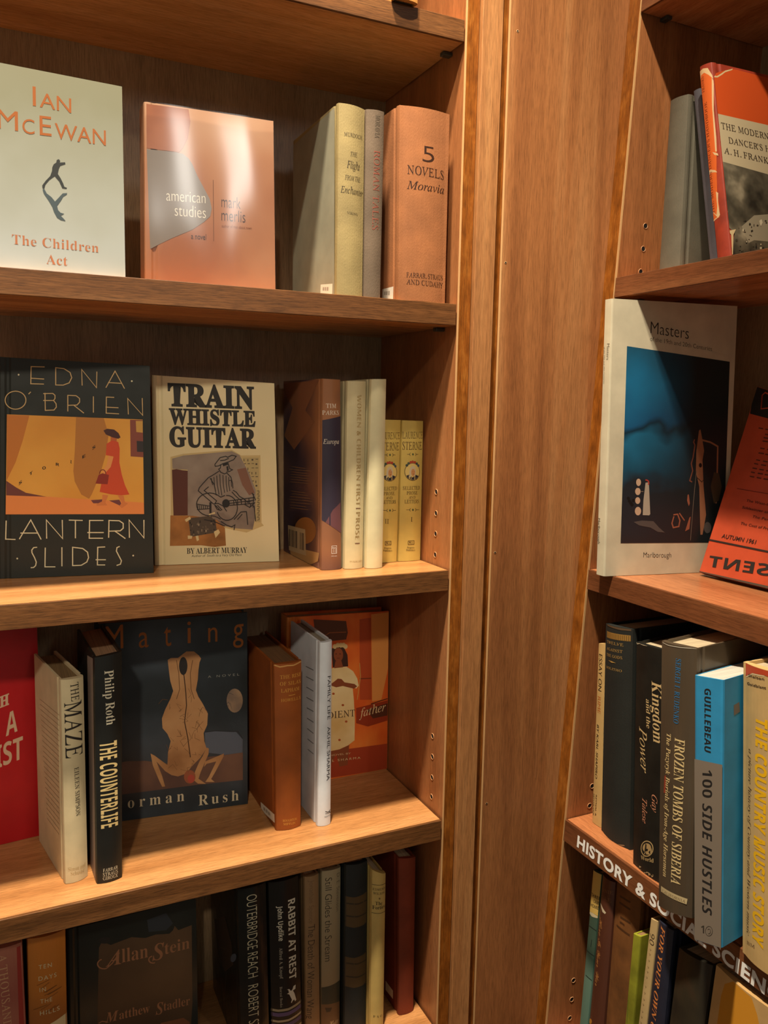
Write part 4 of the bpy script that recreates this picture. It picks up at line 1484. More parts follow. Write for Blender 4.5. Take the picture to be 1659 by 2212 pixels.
b = Book('hardcover_book', 'dusty pink jacketed spine cut off at lower left', [(-40, 2052), (48, 2034), (62, 2330), (-28, 2350)], ZL5, plane=('Y', 0.062), depth=0.12,
         m=blotch('jacket_pink', [(0.3, (150, 84, 72)), (0.6, (176, 116, 92))], 9, 0.5), bulge=0.004, group=G4)
P, s = b.P, b.front
P.text('title', s, 'A THOUSAND', (-4, 2057), (8, 2216), 18, 'serif', (196, 150, 112), rot=90)
P.poly('spine_edge', s, [(36, 2044), (47, 2040), (60, 2300), (44, 2300)], (150, 50, 44))
b.done()

m = grad_z('jacket_hills', [(0.0, (120, 72, 30)), (0.45, (150, 88, 30)), (0.62, (176, 106, 32)), (0.85, (186, 112, 36)), (1.0, (120, 62, 30))], 0.03, 0.235, 0.45)
b = Book('hardcover_book', 'amber jacketed book with white capitals one word per line', [(58, 2028), (141.8, 2006), (147, 2290), (64, 2312)], ZL5, plane=('Y', 0.066), depth=0.11,
         m=m, bulge=0.004, group=G4)
P, s = b.P, b.front
P.crop = 'cA'
for st, x0, y0, x1, y1 in (('TEN', 222, 775, 298, 757), ('DAYS', 222, 842, 326, 816), ('IN', 228, 906, 264, 897), ('THE', 232, 972, 300, 954), ('HILLS', 230, 1040, 344, 1010)):
    P.text('title', s, st, (x0, y0), (x1, y1), 24, 'sans', (204, 188, 148), spacing=1.25)
P.poly('jacket_picture', s, [(262, 1100), (386, 1034), (392, 1250), (200, 1300)], (206, 190, 146))
random.seed(6)
for i in range(12):
    x, y = random.uniform(180, 300), random.uniform(830, 1010)
    P.line('jacket_picture', s, [(x, y + 40), (x + random.uniform(40, 90), y)], 3, (112, 66, 26))
b.done()

m = blotch('jacket_shadow', [(0.3, (22, 26, 24)), (0.55, (34, 38, 34)), (0.75, (46, 50, 46))], 8, 0.3, seed=6.6)
b = Book('hardcover_book', 'very dark book face out with swash lettering over faint brown picture panel', [(144.5, 2009), (423, 1940), (428, 2236), (150, 2302)], ZL5, plane=('Y', 0.108), kind='cover', depth=0.03,
         m=m, group=G4)
P, s = b.P, b.front
P.crop = 'cA'
P.poly('cover_picture', s, [(572, 660), (590, 625), (640, 645), (760, 600), (840, 605), (900, 585), (980, 580), (1000, 560), (1010, 535), (1030, 560), (1108, 530), (1112, 980), (1100, 1180), (560, 1240)], (0, 0, 0),
       m=blotch('faded_picture', [(0.3, (58, 44, 32)), (0.55, (78, 60, 42)), (0.75, (96, 74, 52))], 9, 0.35, seed=1.1))
P.ell('cover_picture', s, 604, 618, 34, 20, (32, 32, 30))
P.poly('cover_picture', s, [(850, 500), (960, 460), (1000, 520), (960, 560), (860, 570)], (44, 52, 58))
AL = (150, 104, 72)
P.text('title', s, 'A', (612, 772), (700, 754), 84, 'italb', AL)
P.text('title', s, 'llan', (704, 748), (856, 716), 78, 'serif', AL)
P.arc('title', s, 600, 755, 36, 28, 60, 250, 7, AL)
P.line('title', s, [(618, 779), (650, 750), (690, 690)], 7, AL)
P.text('title', s, 'S', (880, 738), (950, 722), 92, 'italb', AL)
P.text('title', s, 'tein', (952, 700), (1096, 664), 66, 'serif', AL)
P.arc('title', s, 884, 730, 24, 20, 60, 260, 7, AL)
P.text('author_name', s, 'M', (610, 1096), (686, 1078), 56, 'italb', AL)
P.text('author_name', s, 'atthew', (690, 1076), (866, 1034), 50, 'serif', AL)
P.text('author_name', s, 'S', (900, 1050), (944, 1040), 66, 'italb', AL)
P.text('author_name', s, 'tadler', (946, 1026), (1098, 990), 50, 'serif', AL)
P.line('author_name', s, [(570, 1098), (590, 1086), (618, 1090)], 6, AL)
P.poly('cover_picture', s, [(930, 1096), (1060, 1066), (1096, 1090), (1096, 1180), (880, 1220)], (130, 82, 54))
b.done()

# --- black spine in clear wrapper, tall cream hand lettering
m = mat((24, 28, 27), 0.22, 'gloss', 0.45)
b = Book('hardcover_book', 'black glossy wrapped spine with tall thin hand drawn cream lettering', [(512, 1921), (575, 1905), (583, 2262), (520, 2280)], ZL5, plane=('Y', 0.045), depth=0.125,
         m=m, bulge=0.003, group=G4)
P, s = b.P, b.front
P.crop = 'cB'
P.text('title', s, 'OUTERBRIDGE REACH', (141, 420), (150, 914), 62, 'thin', (196, 188, 158), rot=90)
P.text('author_name', s, 'ROBERT STONE', (150, 958), (158, 1330), 62, 'thin', (196, 188, 158), rot=90)
P.crop = 'cA'
L_ = b.left
P.poly('jacket_picture', L_, [(1240, 500), (1300, 480), (1340, 640), (1350, 760), (1300, 800), (1262, 700)], (58, 46, 34))
P.line('jacket_picture', L_, [(1276, 660), (1300, 670), (1308, 800), (1300, 1000), (1310, 1100)], 4, (96, 74, 50))
P.line('jacket_picture', L_, [(1268, 760), (1280, 900), (1292, 1090)], 4, (90, 70, 48))
P.ell('jacket_picture', L_, 1350, 720, 16, 26, (86, 96, 112), n=12, tilt=20)  # bluish highlight of the clear wrapper, painted onto the board
b.done()

# --- black spine with white lettering and striped foot
b = Book('hardcover_book', 'black spine with small leaping animal and curved lilac stripes near its foot', [(578, 1906), (644.6, 1890), (653, 2250), (587, 2268)], ZL5, plane=('Y', 0.046), depth=0.13,
         m=mat((24, 25, 24), 0.3, 'gloss', 0.4), bulge=0.004, group=G4)
P, s = b.P, b.front
P.crop = 'cB'
WH = (206, 200, 180)
P.text('title', s, 'RABBIT AT REST', (386, 444), (394, 920), 46, 'bold', WH, rot=90)
P.text('author_name', s, 'John Updike', (324, 482), (332, 690), 30, 'bold', WH, rot=90)
P.text('publisher_name', s, 'Alfred A. Knopf', (335, 730), (339, 915), 19, 'serif', (160, 154, 138), rot=90)
P.text('publisher_name', s, 'Borzoi Books', (338, 962), (341, 1085), 15, 'serif', (150, 144, 128), rot=90)
P.poly('publisher_mark', s, [(434, 950), (432, 974), (416, 982), (426, 1000), (432, 1020), (438, 1040), (430, 1048), (424, 1036), (414, 1044), (408, 1056), (404, 1052), (410, 1036), (402, 1020), (394, 1004), (380, 1000), (392, 994), (388, 978), (380, 974), (394, 972), (404, 984), (414, 974), (420, 956)], WH)
for i, (c, t) in enumerate((((150, 140, 112), 14), ((86, 72, 112), 26), ((24, 25, 24), 4), ((164, 154, 126), 12), ((78, 66, 104), 24), ((24, 25, 24), 4), ((164, 154, 126), 12), ((86, 72, 112), 24))):
    y = 1100 + i * 22
    e = 55
    P.poly('stripes', s, [(276, y), (330, y - 2), (390, y - 16), (440, y - 38), (474, y - e), (475, y - e + t), (440, y - 38 + t), (390, y - 16 + t), (330, y - 2 + t), (276, y + t)], c)
b.done()

# --- two light brown spines with art nouveau lettering
b = Book('hardcover_book', 'light brown spine with dark looping lettering, narrower of two alike', [(656.5, 1894), (688.5, 1885.6), (692, 2240), (660, 2248)], ZL5, plane=('Y', 0.045), depth=0.12,
         m=mat((140, 110, 76), 0.5, 'paper'), bulge=0.003, group=G4)
P, s = b.P, b.front
P.crop = 'cB'
P.text('title', s, 'The Death of Woman Wang', (510, 598), (502, 1160), 40, 'thin', (44, 34, 26), rot=90)
P.text('author_name', s, 'Jonathan Spence', (516, 330), (513, 588), 28, 'thin', (112, 86, 60), rot=90)
b.done()

m = grad_z('jacket_stream', [(0.0, (134, 110, 78)), (1.0, (158, 144, 112))], 0.02, 0.2)
b = Book('hardcover_book', 'grey-tan spine with dark looping lettering and landscape band low down', [(694, 1881), (736.5, 1872), (734, 2236), (692.5, 2246)], ZL5, plane=('Y', 0.045), depth=0.12,
         m=m, bulge=0.003, group=G4)
P, s = b.P, b.front
P.crop = 'cB'
P.text('title', s, 'Still Glides the Stream', (612, 318), (610, 816), 38, 'thin', (44, 36, 28), rot=90)
P.text('author_name', s, 'D. E. Stevenson', (680, 290), (676, 516), 20, 'thin', (96, 80, 60), rot=90)
P.poly('jacket_picture', s, [(592, 975), (640, 955), (700, 930), (700, 1055), (650, 1062), (592, 1075)], (62, 60, 46))
P.poly('jacket_picture', s, [(592, 1075), (650, 1062), (700, 1055), (698, 1300), (590, 1300)], (112, 84, 56))
P.poly('jacket_picture', s, [(610, 1090), (650, 1085), (640, 1110), (618, 1116)], (70, 58, 44))
P.text('publisher_name', s, 'Holt', (632, 1192), (690, 1184), 26, 'script', (188, 168, 128))
b.done()

# --- dark spine with two brown bands
b = Book('hardcover_book', 'wide blue-black spine with two dull brown curved bands', [(746, 1868), (794, 1858), (789.5, 2226), (743, 2236)], ZL5, plane=('Y', 0.038), depth=0.105,
         m=mat((32, 38, 38), 0.6, 'cloth'), bulge=0.004, group=G4)
P, s = b.P, b.front
P.crop = 'cB'
for y0, y1, t in ((430, 608, 'a'), (790, 966, 'b')):
    P.poly('band#' + t, s, [(718, y0), (780, y0 - 2), (840, y0 - 20), (886, y0 - 44), (886, y1 - 42), (840, y1 - 14), (780, y1), (718, y1)], (84, 66, 40))
for y in (470, 545, 826, 905):
    P.line('band#a' if y < 700 else 'band#b', s, [(738, y), (800, y - 4), (870, y - 22)], 9, (52, 44, 32))
b.done()

# --- yellow slim spine
b = Book('hardcover_book', 'slim yellow spine with small black lettering between fine ruled lines', [(802.6, 1878), (833.5, 1886), (828.5, 2203), (799, 2208)], ZL5, plane=('Y', 0.028), depth=0.125,
         m=mat((204, 174, 102), 0.5, 'paper'), bulge=0.004, group=G4)
P, s = b.P, b.front
P.crop = 'cB'
K = (56, 44, 28)
P.text('author_name', s, 'EDMUND', (896, 391), (967, 382), 13, 'serif', K)
P.text('author_name', s, 'WILSON', (898, 415), (964, 407), 13, 'serif', K)
P.ell('ornament', s, 931, 434, 5, 6, (120, 96, 56), n=8)
P.text('title', s, 'The', (908, 476), (948, 471), 21, 'serif', K)
P.text('title', s, 'Forties', (894, 504), (966, 492), 22, 'serif', K)
P.line('ornament', s, [(893, 358), (974, 350)], 2.5, K)
P.line('ornament', s, [(890, 527), (970, 516)], 2.5, K)
P.text('publisher_name', s, 'F S G', (896, 1146), (950, 1138), 12, 'serif', K)
b.done()

# --- red-brown plain spine
b = Book('hardcover_book', 'plain red-brown cloth spine without lettering beside the side panel', [(860, 1854), (898.6, 1850.5), (893.5, 2189.4), (860.5, 2194)], ZL5, plane=('Y', 0.036), depth=0.125,
         m=mat((126, 52, 28), 0.65, 'cloth'), bulge=0.002, group=G4)
P, s = b.P, b.front
sticker(b, b.left, [(833, 2118), (849, 2140), (849, 2158), (833, 2138)], crop='full', bars=False)
b.done()

# ================================================================== RIGHT BOOKCASE
H1 = 'books on the upper shelf of the right bookcase'
b = Book('hardcover_book', 'tall plain grey cloth book nearest the side panel on the upper right shelf', [(1448.6, 219), (1489, 203), (1470, 570), (1424, 581)], ZR2, plane=('L', 0.018), depth=0.15,
         m=mat((104, 98, 82), 0.7, 'cloth'), bulge=0.003, group=H1)
b.done()
b = Book('hardcover_book', 'slate-blue cloth book slanting against grey one', [(1498, 198), (1513, 190), (1550, 553), (1533, 559)], ZR2, plane=('L', 0.020), depth=0.15,
         m=mat((82, 80, 86), 0.75, 'cloth'), bulge=0.001, group=H1, joint=False, snap=True)
b.done()

m = mat((170, 60, 36), 0.6, 'worn')
b = Book('hardcover_book', 'torn orange dance handbook tilting left with white title band on its cover', [(1511, 146), (1538.8, 134), (1580.6, 549), (1549, 556)], ZR2, plane=('L', 0.004), depth=0.14,
         m=m, bulge=0.002, group=H1, dv=(1, -0.04, 0))
P, s = b.P, b.front
P.crop = 'r1'
P.poly('torn_jacket', s, [(842, 560), (860, 520), (905, 500), (940, 540), (948, 700), (965, 1000), (978, 1100), (980, 1250), (985, 1400), (1000, 1500), (1002, 1575), (945, 1605), (915, 1350), (880, 980), (858, 740)], (222, 104, 42))
for q in ([(840, 560), (848, 520), (880, 500), (915, 496), (942, 545), (948, 570), (920, 545), (890, 530), (862, 548), (850, 600), (838, 610)],
          [(940, 560), (952, 590), (956, 800), (975, 1000), (980, 1100), (970, 1100), (962, 990), (945, 760)],
          [(950, 1105), (985, 1112), (990, 1130), (965, 1125)], [(905, 1245), (930, 1230), (970, 1236), (985, 1250), (930, 1252), (912, 1275)],
          [(975, 1390), (992, 1400), (990, 1470), (1005, 1560), (990, 1578), (978, 1560), (985, 1500)], [(900, 1500), (980, 1560), (1000, 1572), (948, 1606), (940, 1600), (985, 1575)]):
    P.poly('torn_jacket', s, q, (222, 190, 142))
P.text('title', s, "THE MODERN DANCER'S HANDBOOK", (962, 1545), (908, 735), 24, 'serif', (116, 42, 20), rot=-90)
P.text('author_name', s, 'FRANKS', (892, 668), (884, 555), 24, 'serif', (116, 42, 20), rot=-90)
Rt = b.right
P.poly('torn_jacket', Rt, [(948, 560), (965, 530), (1010, 515), (1080, 500), (1110, 505), (1900, 710), (1900, 1035), (968, 822)], (206, 80, 30))
P.poly('torn_jacket', Rt, [(968, 822), (1900, 1035), (1900, 1420), (1003, 1168)], (196, 178, 142))
P.poly('torn_jacket', Rt, [(1003, 1168), (1900, 1420), (1900, 2100), (1088, 1850), (1070, 1820), (1100, 1690), (1060, 1650), (1046, 1520), (1018, 1400)], (0, 0, 0),
       m=blotch('photo_grey', [(0.32, (44, 40, 32)), (0.46, (78, 72, 58)), (0.58, (104, 96, 78)), (0.72, (160, 148, 122))], 38, 0.45, seed=2))
P.poly('torn_jacket', Rt, [(1150, 1640), (1240, 1560), (1900, 1510), (1900, 1800), (1240, 1740), (1200, 1760)], (150, 140, 116))
for q in ([(996, 1120), (1010, 1250), (1022, 1380), (1034, 1500), (1050, 1530), (1050, 1640), (1064, 1670), (1108, 1660), (1090, 1700), (1086, 1840), (1080, 1845), (1074, 1700), (1040, 1660), (1030, 1520), (1010, 1400), (1000, 1250)],
          [(948, 560), (956, 548), (970, 552), (1005, 530), (1030, 512), (1085, 498), (1080, 508), (1030, 524), (1010, 540), (975, 562)]):
    P.poly('torn_jacket', Rt, q, (214, 188, 140))
random.seed(8)
for i in range(34):
    x, y = random.uniform(1110, 1330), random.uniform(1600, 1830)
    P.ell('torn_jacket', Rt, x, y, random.uniform(3, 9), random.uniform(3, 12), random.choice(((52, 46, 36), (38, 34, 28), (190, 178, 148), (66, 58, 46))), n=8)
P.poly('torn_jacket', Rt, [(1276, 1600), (1292, 1588), (1300, 1612), (1288, 1640), (1280, 1622)], (206, 194, 164))
K = (62, 48, 36)
P.text('title', Rt, 'THE MODERN', (1002, 932), (1345, 1012), 45, 'serif', K)
P.text('title', Rt, "DANCER'S HANDBOOK", (1055, 1037), (1302, 1092), 44, 'serif', K, fit="DANCER'S")
P.text('author_name', Rt, 'A. H. FRANKS', (1022, 1110), (1345, 1188), 44, 'serif', K, fit='A. H. FRANK')
b.done()

# ------------------------------------------------------------------ middle shelf
H2 = 'books on the middle shelf of the right bookcase'
b = Book('paperback_book', 'tall white catalogue jutting over the shelf edge with dark blue painting on cover', [(1306.6, 647.7), (1322.5, 644.8), (1305, 1245), (1287.3, 1241)], ZR3,
         plane=('X', 0.1616), depth=0.157, m=mat((206, 196, 168), 0.42, 'paper'), board=0.0012, over=0.0004, bulge=0.0004, group=H2, dv=(0.985, -0.17, 0), joint=False)
P, s = b.P, b.front
P.crop = 'r4'
K = (44, 40, 36)
P.text('spine_title', s, 'Masters', (238, 398), (233, 512), 16, 'sans', (120, 112, 96), rot=90)
P.text('spine_title', s, 'of the 19th and 20th Centuries', (214, 420), (211, 680), 9, 'sans', (150, 140, 120), rot=90)
P.text('spine_publisher', s, 'Marlborough', (173, 1622), (171, 1802), 16, 'sans', (110, 100, 86), rot=90)
Rt = b.right
P.text('title', Rt, 'Masters', (540, 325), (808, 366), 82, 'thin', K)
P.text('title', Rt, 'of the 19th and 20th Centuries', (537, 378), (972, 450), 30, 'thin', K)
P.text('publisher_name', Rt, 'Marlborough', (490, 1900), (685, 1900), 36, 'thin', K)
pn = 'cover_picture'
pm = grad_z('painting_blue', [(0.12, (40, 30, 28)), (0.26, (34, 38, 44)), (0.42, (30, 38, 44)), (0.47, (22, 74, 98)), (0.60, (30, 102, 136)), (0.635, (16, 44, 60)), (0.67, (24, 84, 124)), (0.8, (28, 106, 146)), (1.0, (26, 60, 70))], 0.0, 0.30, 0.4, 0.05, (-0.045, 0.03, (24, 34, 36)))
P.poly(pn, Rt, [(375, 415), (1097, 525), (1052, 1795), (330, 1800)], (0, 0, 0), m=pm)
for x, y, rx, ry in ((456, 1372, 17, 26), (451, 1436, 19, 26), (450, 1500, 18, 24), (452, 1574, 22, 30)):
    P.ell(pn, Rt, x, y, rx, ry, (196, 164, 136), n=16)
P.line(pn, Rt, [(452, 1398), (452, 1412)], 6, (70, 40, 30))
P.poly(pn, Rt, [(505, 1375), (528, 1372), (538, 1595), (530, 1604), (485, 1602), (490, 1500)], (172, 160, 142))
P.arc(pn, Rt, 510, 1376, 18, 20, -110, 40, 9, (170, 60, 48))
for x, y in ((384, 1484), (392, 1504), (402, 1518), (420, 1500), (410, 1530)):
    P.ell(pn, Rt, x, y, 12, 12, (18, 18, 18), n=10)
P.line(pn, Rt, [(472, 1436), (490, 1436)], 3, (150, 130, 110))
TN = (150, 104, 74)
P.poly(pn, Rt, [(880, 1010), (890, 1000), (902, 1060), (916, 1150), (905, 1215), (912, 1400), (930, 1600), (905, 1740), (890, 1740), (882, 1400), (858, 1300), (862, 1150)], TN)
P.line(pn, Rt, [(900, 1075), (960, 1090), (1012, 1120), (1008, 1300), (1000, 1520)], 12, TN)
P.line(pn, Rt, [(850, 1070), (842, 1090), (852, 1110), (838, 1200), (826, 1240), (836, 1290), (815, 1360), (832, 1370)], 9, (122, 72, 54))
P.line(pn, Rt, [(862, 1290), (842, 1500), (820, 1780)], 5, (108, 96, 84))
P.poly(pn, Rt, [(985, 1300), (1020, 1310), (1040, 1400), (1020, 1500), (985, 1520), (962, 1400)], (70, 60, 44))
P.ell(pn, Rt, 890, 1252, 11, 16, (26, 20, 18), n=10)
P.line(pn, Rt, [(868, 1340), (900, 1370), (915, 1350)], 5, (60, 40, 30))
P.line(pn, Rt, [(700, 1600), (730, 1596), (746, 1640), (738, 1682), (700, 1690), (690, 1660), (704, 1610)], 10, (150, 90, 66))
P.line(pn, Rt, [(742, 1588), (778, 1640)], 9, (150, 90, 66))
P.poly(pn, Rt, [(800, 1460), (808, 1456), (816, 1520), (808, 1540), (796, 1500)], (150, 90, 66))
P.poly(pn, Rt, [(812, 1620), (822, 1612), (812, 1700), (782, 1716)], (150, 90, 66))
P.ell(pn, Rt, 940, 1690, 26, 40, (84, 78, 74), n=16)
P.poly(pn, Rt, [(420, 1650), (480, 1640), (560, 1645), (600, 1690), (640, 1725), (590, 1720), (540, 1690), (460, 1675)], (84, 76, 72))
b.done()

# --- orange quarterly lying back against the bookcase
BLp = on_z((1509, 1250), ZR3)
xb = 0.266
tl = on_x((1635.7, 835), 0.345)
o_ = V((xb, -0.08, ZR3))
nn = V((0, -1, 0)).cross(V((tl.x - xb, 0, tl.z - ZR3))).normalized()
b = Book('magazine', 'orange quarterly in clear sleeve lying back with mirrored black letters at its foot', [(1635.7, 835), (1850, 906), (1840, 1320), (1508, 1240)], ZR3 + 0.0038,
         plane=(o_, nn), kind='cover', depth=0.010, m=mat((206, 84, 52), 0.35, 'paper'), board=0.0006, over=0.0003, group=H2, joint=False, cat='magazine',
         pages=(110, 92, 72), dv=tuple(nn if nn.x > 0 else -nn))
P, s = b.P, b.front
P.crop = 'r4'
K = (40, 36, 32)
P.poly('heading_band', s, [(1280, 680), (2300, 960), (2300, 1170), (1240, 890)], K)
P.line('heading_band', s, [(1318, 856), (1326, 760), (1346, 742), (1390, 760), (1400, 810), (1370, 850), (1318, 856), (1326, 760)], 9, (206, 84, 52))
random.seed(12)
for i, (x, y, n_) in enumerate(((1300, 990, 1), (1345, 1034, 1), (1335, 1058, 1), (1328, 1082, 1), (1312, 1132, 1), (1300, 1166, 1), (1284, 1214, 1), (1270, 1240, 1), (1258, 1272, 1), (1248, 1300, 1), (1240, 1330, 1))):
    for j in range(5):
        a = x + j * 48
        P.line('body_text', s, [(a, y + j * 9), (a + random.uniform(26, 40), y + j * 9 + 6)], 9, (104, 48, 34))
P.line('rule', s, [(1150, 1416), (1640, 1500)], 4, (120, 40, 28))
for st, x, y, e in (('The West-Coast', 1216, 1508, 220), ('Schlesinger and the', 1184, 1555, 260), ('The Perils of', 1258, 1620, 190), ('The Cost of Freedom', 1176, 1668, 270)):
    P.text('contents_list', s, st, (x, y), (x + e, y + e * 0.2), 18, 'fatital', (92, 42, 30))
P.text('issue_date', s, 'AUTUMN 1961', (1040, 1762), (1283, 1808), 30, 'fatital', (62, 38, 30))
P.line('rule', s, [(955, 1776), (2100, 2010)], 12, (52, 40, 34))
P.poly('sleeve_edge', s, [(860, 1990), (2100, 2262), (2100, 2400), (860, 2100)], (86, 74, 62), rough=0.25)
P.text('title', s, 'DISSENT', (1700, 2085), (945, 1962), 82, 'bold', (48, 42, 38))
b.done()

# ------------------------------------------------------------------ lettered shelf
H3 = 'books on the lettered shelf of the right bookcase'
b = Book('hardcover_book', 'thin tan spine with small black and orange lettering nearest the side panel', [(1292.7, 1390), (1309, 1390.7), (1299.4, 1789), (1278.3, 1775)], ZR4, plane=('X', 0.183), depth=0.12,
         m=mat((200, 164, 104), 0.65, 'paper'), bulge=0.001, group=H3, joint=False)
P, s = b.P, b.front
P.crop = 'r5'
K = (48, 36, 24)
P.text('title', s, 'ESSAY ON', (345, 476), (338, 762), 28, 'sans', K, rot=90)
P.text('title', s, 'RIME', (335, 806), (332, 935), 26, 'sans', (180, 106, 50), rot=90)
P.text('author_name', s, 'BY KARL SHAPIRO', (329, 1025), (314, 1446), 18, 'fatital', K, rot=90)
P.text('publisher_name', s, 'REYNAL &', (320, 1575), (314, 1740), 11, 'fat', (90, 66, 40), rot=90)
P.text('publisher_name', s, 'HITCHCOCK', (300, 1568), (294, 1738), 10, 'fat', (90, 66, 40), rot=90)
b.done()

b = Book('hardcover_book', 'fat blackened cloth book with gilt ribbed band and gilt title, frayed at top', [(1310, 1346), (1370, 1359), (1363, 1832), (1299.8, 1798)], ZR4, plane=('X', 0.181), depth=0.12,
         m=mat((36, 38, 34), 0.7, 'cloth'), bulge=0.006, group=H3)
P, s = b.P, b.front
P.crop = 'r5'
GD = (176, 138, 74)
P.poly('gilt_band', s, [(400, 296), (606, 336), (605, 382), (400, 345)], (150, 112, 52))
for i in range(17):
    x = 406 + i * 12
    P.line('gilt_band', s, [(x, 302 + (x - 400) * 0.19), (x, 340 + (x - 400) * 0.19)], 4, (84, 62, 34))
P.text('title', s, 'TWELVE', (415, 390), (556, 418), 22, 'serif', GD)
P.text('title', s, 'AGAINST', (412, 442), (550, 470), 22, 'serif', GD)
P.text('title', s, 'THE GODS', (412, 490), (548, 518), 22, 'serif', GD)
P.poly('ornament', s, [(436, 524), (470, 530), (506, 546), (468, 542)], GD)
P.text('author_name', s, 'BOLITHO', (410, 585), (546, 618), 18, 'serif', GD)
P.poly('worn_cloth', s, [(405, 245), (440, 236), (470, 255), (520, 268), (610, 288), (600, 300), (540, 290), (470, 270), (420, 256)], (92, 72, 52))
P.crop = 'r6'
P.poly('worn_cloth#b', s, [(430, 215), (470, 235), (478, 255), (520, 270), (600, 290), (604, 300), (520, 290), (462, 262)], (130, 104, 76))
b.done()

b = Book('hardcover_book', 'black jacketed book with large cream swash title and pink author lettering', [(1375, 1386.5), (1446, 1406), (1438, 1911), (1367, 1867)], ZR4, plane=('X', 0.165), depth=0.13, dv=(1, 0.16, 0),
         m=mat((30, 30, 26), 0.45, 'worn'), bulge=0.003, group=H3)
P, s = b.P, b.front
P.crop = 'r5'
CR = (206, 176, 124)
P.line('worn_edge', s, [(634, 386), (640, 400), (668, 396), (700, 408), (760, 416), (800, 430), (832, 436)], 6, (206, 190, 158))
P.text('title', s, 'Kingdom', (768, 685), (780, 1160), 74, 'serif', CR, rot=90)
P.text('title', s, 'and the', (724, 826), (728, 1050), 34, 'serif', CR, rot=90)
P.text('title', s, 'Power', (664, 1040), (680, 1385), 72, 'ital', CR, rot=90)
PK = (206, 140, 106)
P.text('author_name', s, 'Gay', (768, 1566), (772, 1700), 44, 'ital', PK, rot=90)
P.text('author_name', s, 'Talese', (694, 1596), (694, 1785), 44, 'ital', PK, rot=90)
P.crop = 'r6'
P.ell('publisher_mark', s, 769, 318, 48, 60, (190, 160, 108), n=28)
P.ell('publisher_mark', s, 769, 318, 42, 53, (30, 30, 26), n=28)
P.ell('publisher_mark', s, 769, 312, 32, 34, (176, 146, 98), n=16)
P.poly('publisher_mark', s, [(758, 340), (782, 344), (796, 366), (748, 358)], (176, 146, 98))
P.poly('publisher_mark', s, [(760, 318), (778, 320), (776, 338), (764, 336)], (30, 30, 26))
P.text('publisher_mark', s, 'World', (722, 398), (818, 424), 30, 'serif', (190, 160, 108))
random.seed(3)
for i in range(14):
    x, y = random.uniform(655, 830), 0
    y = 420 + (x - 650) * 0.6 + random.uniform(-10, 24)
    P.poly('worn_edge', s, [(x, y), (x + random.uniform(6, 22), y + random.uniform(4, 16)), (x + random.uniform(-4, 8), y + random.uniform(6, 18))], (176, 150, 110))
b.done()

m = blotch('jacket_umber', [(0.32, (70, 60, 48)), (0.5, (88, 76, 60)), (0.66, (108, 84, 62))], 9, 0.25, stretch=(1, 1, 0.35), seed=3.1)
b = Book('hardcover_book', 'thick brown spine in clear wrapper with blue and cream slanted lettering, overhanging the shelf', [(1429.6, 1384), (1508, 1401), (1497, 1984), (1422.5, 1956.5)], ZR4, plane=('X', 0.1347), depth=0.16,
         m=m, bulge=0.004, group=H3, snap=False, dv=(1, 0.16, 0))
P, s = b.P, b.front
P.crop = 'full'
P.text('author_name', s, 'SERGEI I. RUDENKO', (1467.2, 1421), (1461.8, 1561.5), 10.5, 'italb', (52, 112, 158), rot=90)
P.text('title', s, 'FROZEN TOMBS OF SIBERIA', (1465, 1592), (1456.2, 1904), 20, 'italb', (222, 196, 140), rot=90)
P.text('title', s, 'The Pazyryk Burials of Iron-Age Horsemen', (1445.5, 1583), (1436.2, 1891), 10.5, 'italb', (222, 196, 140), rot=90)
P.crop = 'r6'
P.poly('publisher_mark', s, [(868, 598), (1070, 695), (1064, 736), (868, 640)], (196, 176, 132))
P.text('publisher_mark', s, 'CALIFORNIA', (880, 642), (1056, 726), 22, 'serif', (92, 70, 46))
P.crop = 'r5'
P.line('wrapper_edge', s, [(832, 384), (850, 392), (900, 409), (1000, 425), (1080, 434), (1116, 438)], 6, (196, 186, 166))
P.poly('label_patch', s, [(866, 1430), (880, 1420), (876, 1560), (858, 1560)], (150, 64, 44))
b.done()

b = Book('paperback_book', 'bright blue and grey paperback with bold black italic lettering, jutting over shelf lettering', [(1499.7, 1458.5), (1562.5, 1469.5), (1558.3, 2048.4), (1500, 2030)], ZR4, plane=('X', 0.127), depth=0.150,
         m=mat((52, 150, 200), 0.42, 'paper'), board=0.0009, over=0.0003, bulge=0.0003, group=H3, snap=False, joint=False, dv=(1, 0.16, 0), pages=(214, 206, 190))
P, s = b.P, b.front
P.crop = 'r5'
P.poly('spine_panel', s, [(1083, 1298), (1305, 1345), (1302, 2720), (1290, 2800), (1084, 2735)], (130, 118, 104))
P.text('author_name', s, 'GUILLEBEAU', (1165, 750), (1165, 1250), 50, 'boldital', (34, 36, 38), rot=90)
P.crop = 'full'
P.text('title', s, '100 SIDE HUSTLES', (1518, 1662), (1517.5, 1973), 21, 'boldital', (36, 36, 36), rot=90)
P.crop = 'r6'
P.text('publisher_mark', s, '1', (1160, 950), (1184, 958), 58, 'bold', (60, 54, 48))
P.arc('publisher_mark', s, 1220, 940, 26, 36, 0, 360, 5, (60, 54, 48), n=20)
P.arc('publisher_mark', s, 1220, 942, 12, 18, -140, 120, 5, (60, 54, 48), n=12)
P.crop = 'r5'
P.poly('cover_mark', b.right, [(1390, 880), (1434, 854), (1440, 930), (1392, 960)], (120, 112, 106))
b.done()

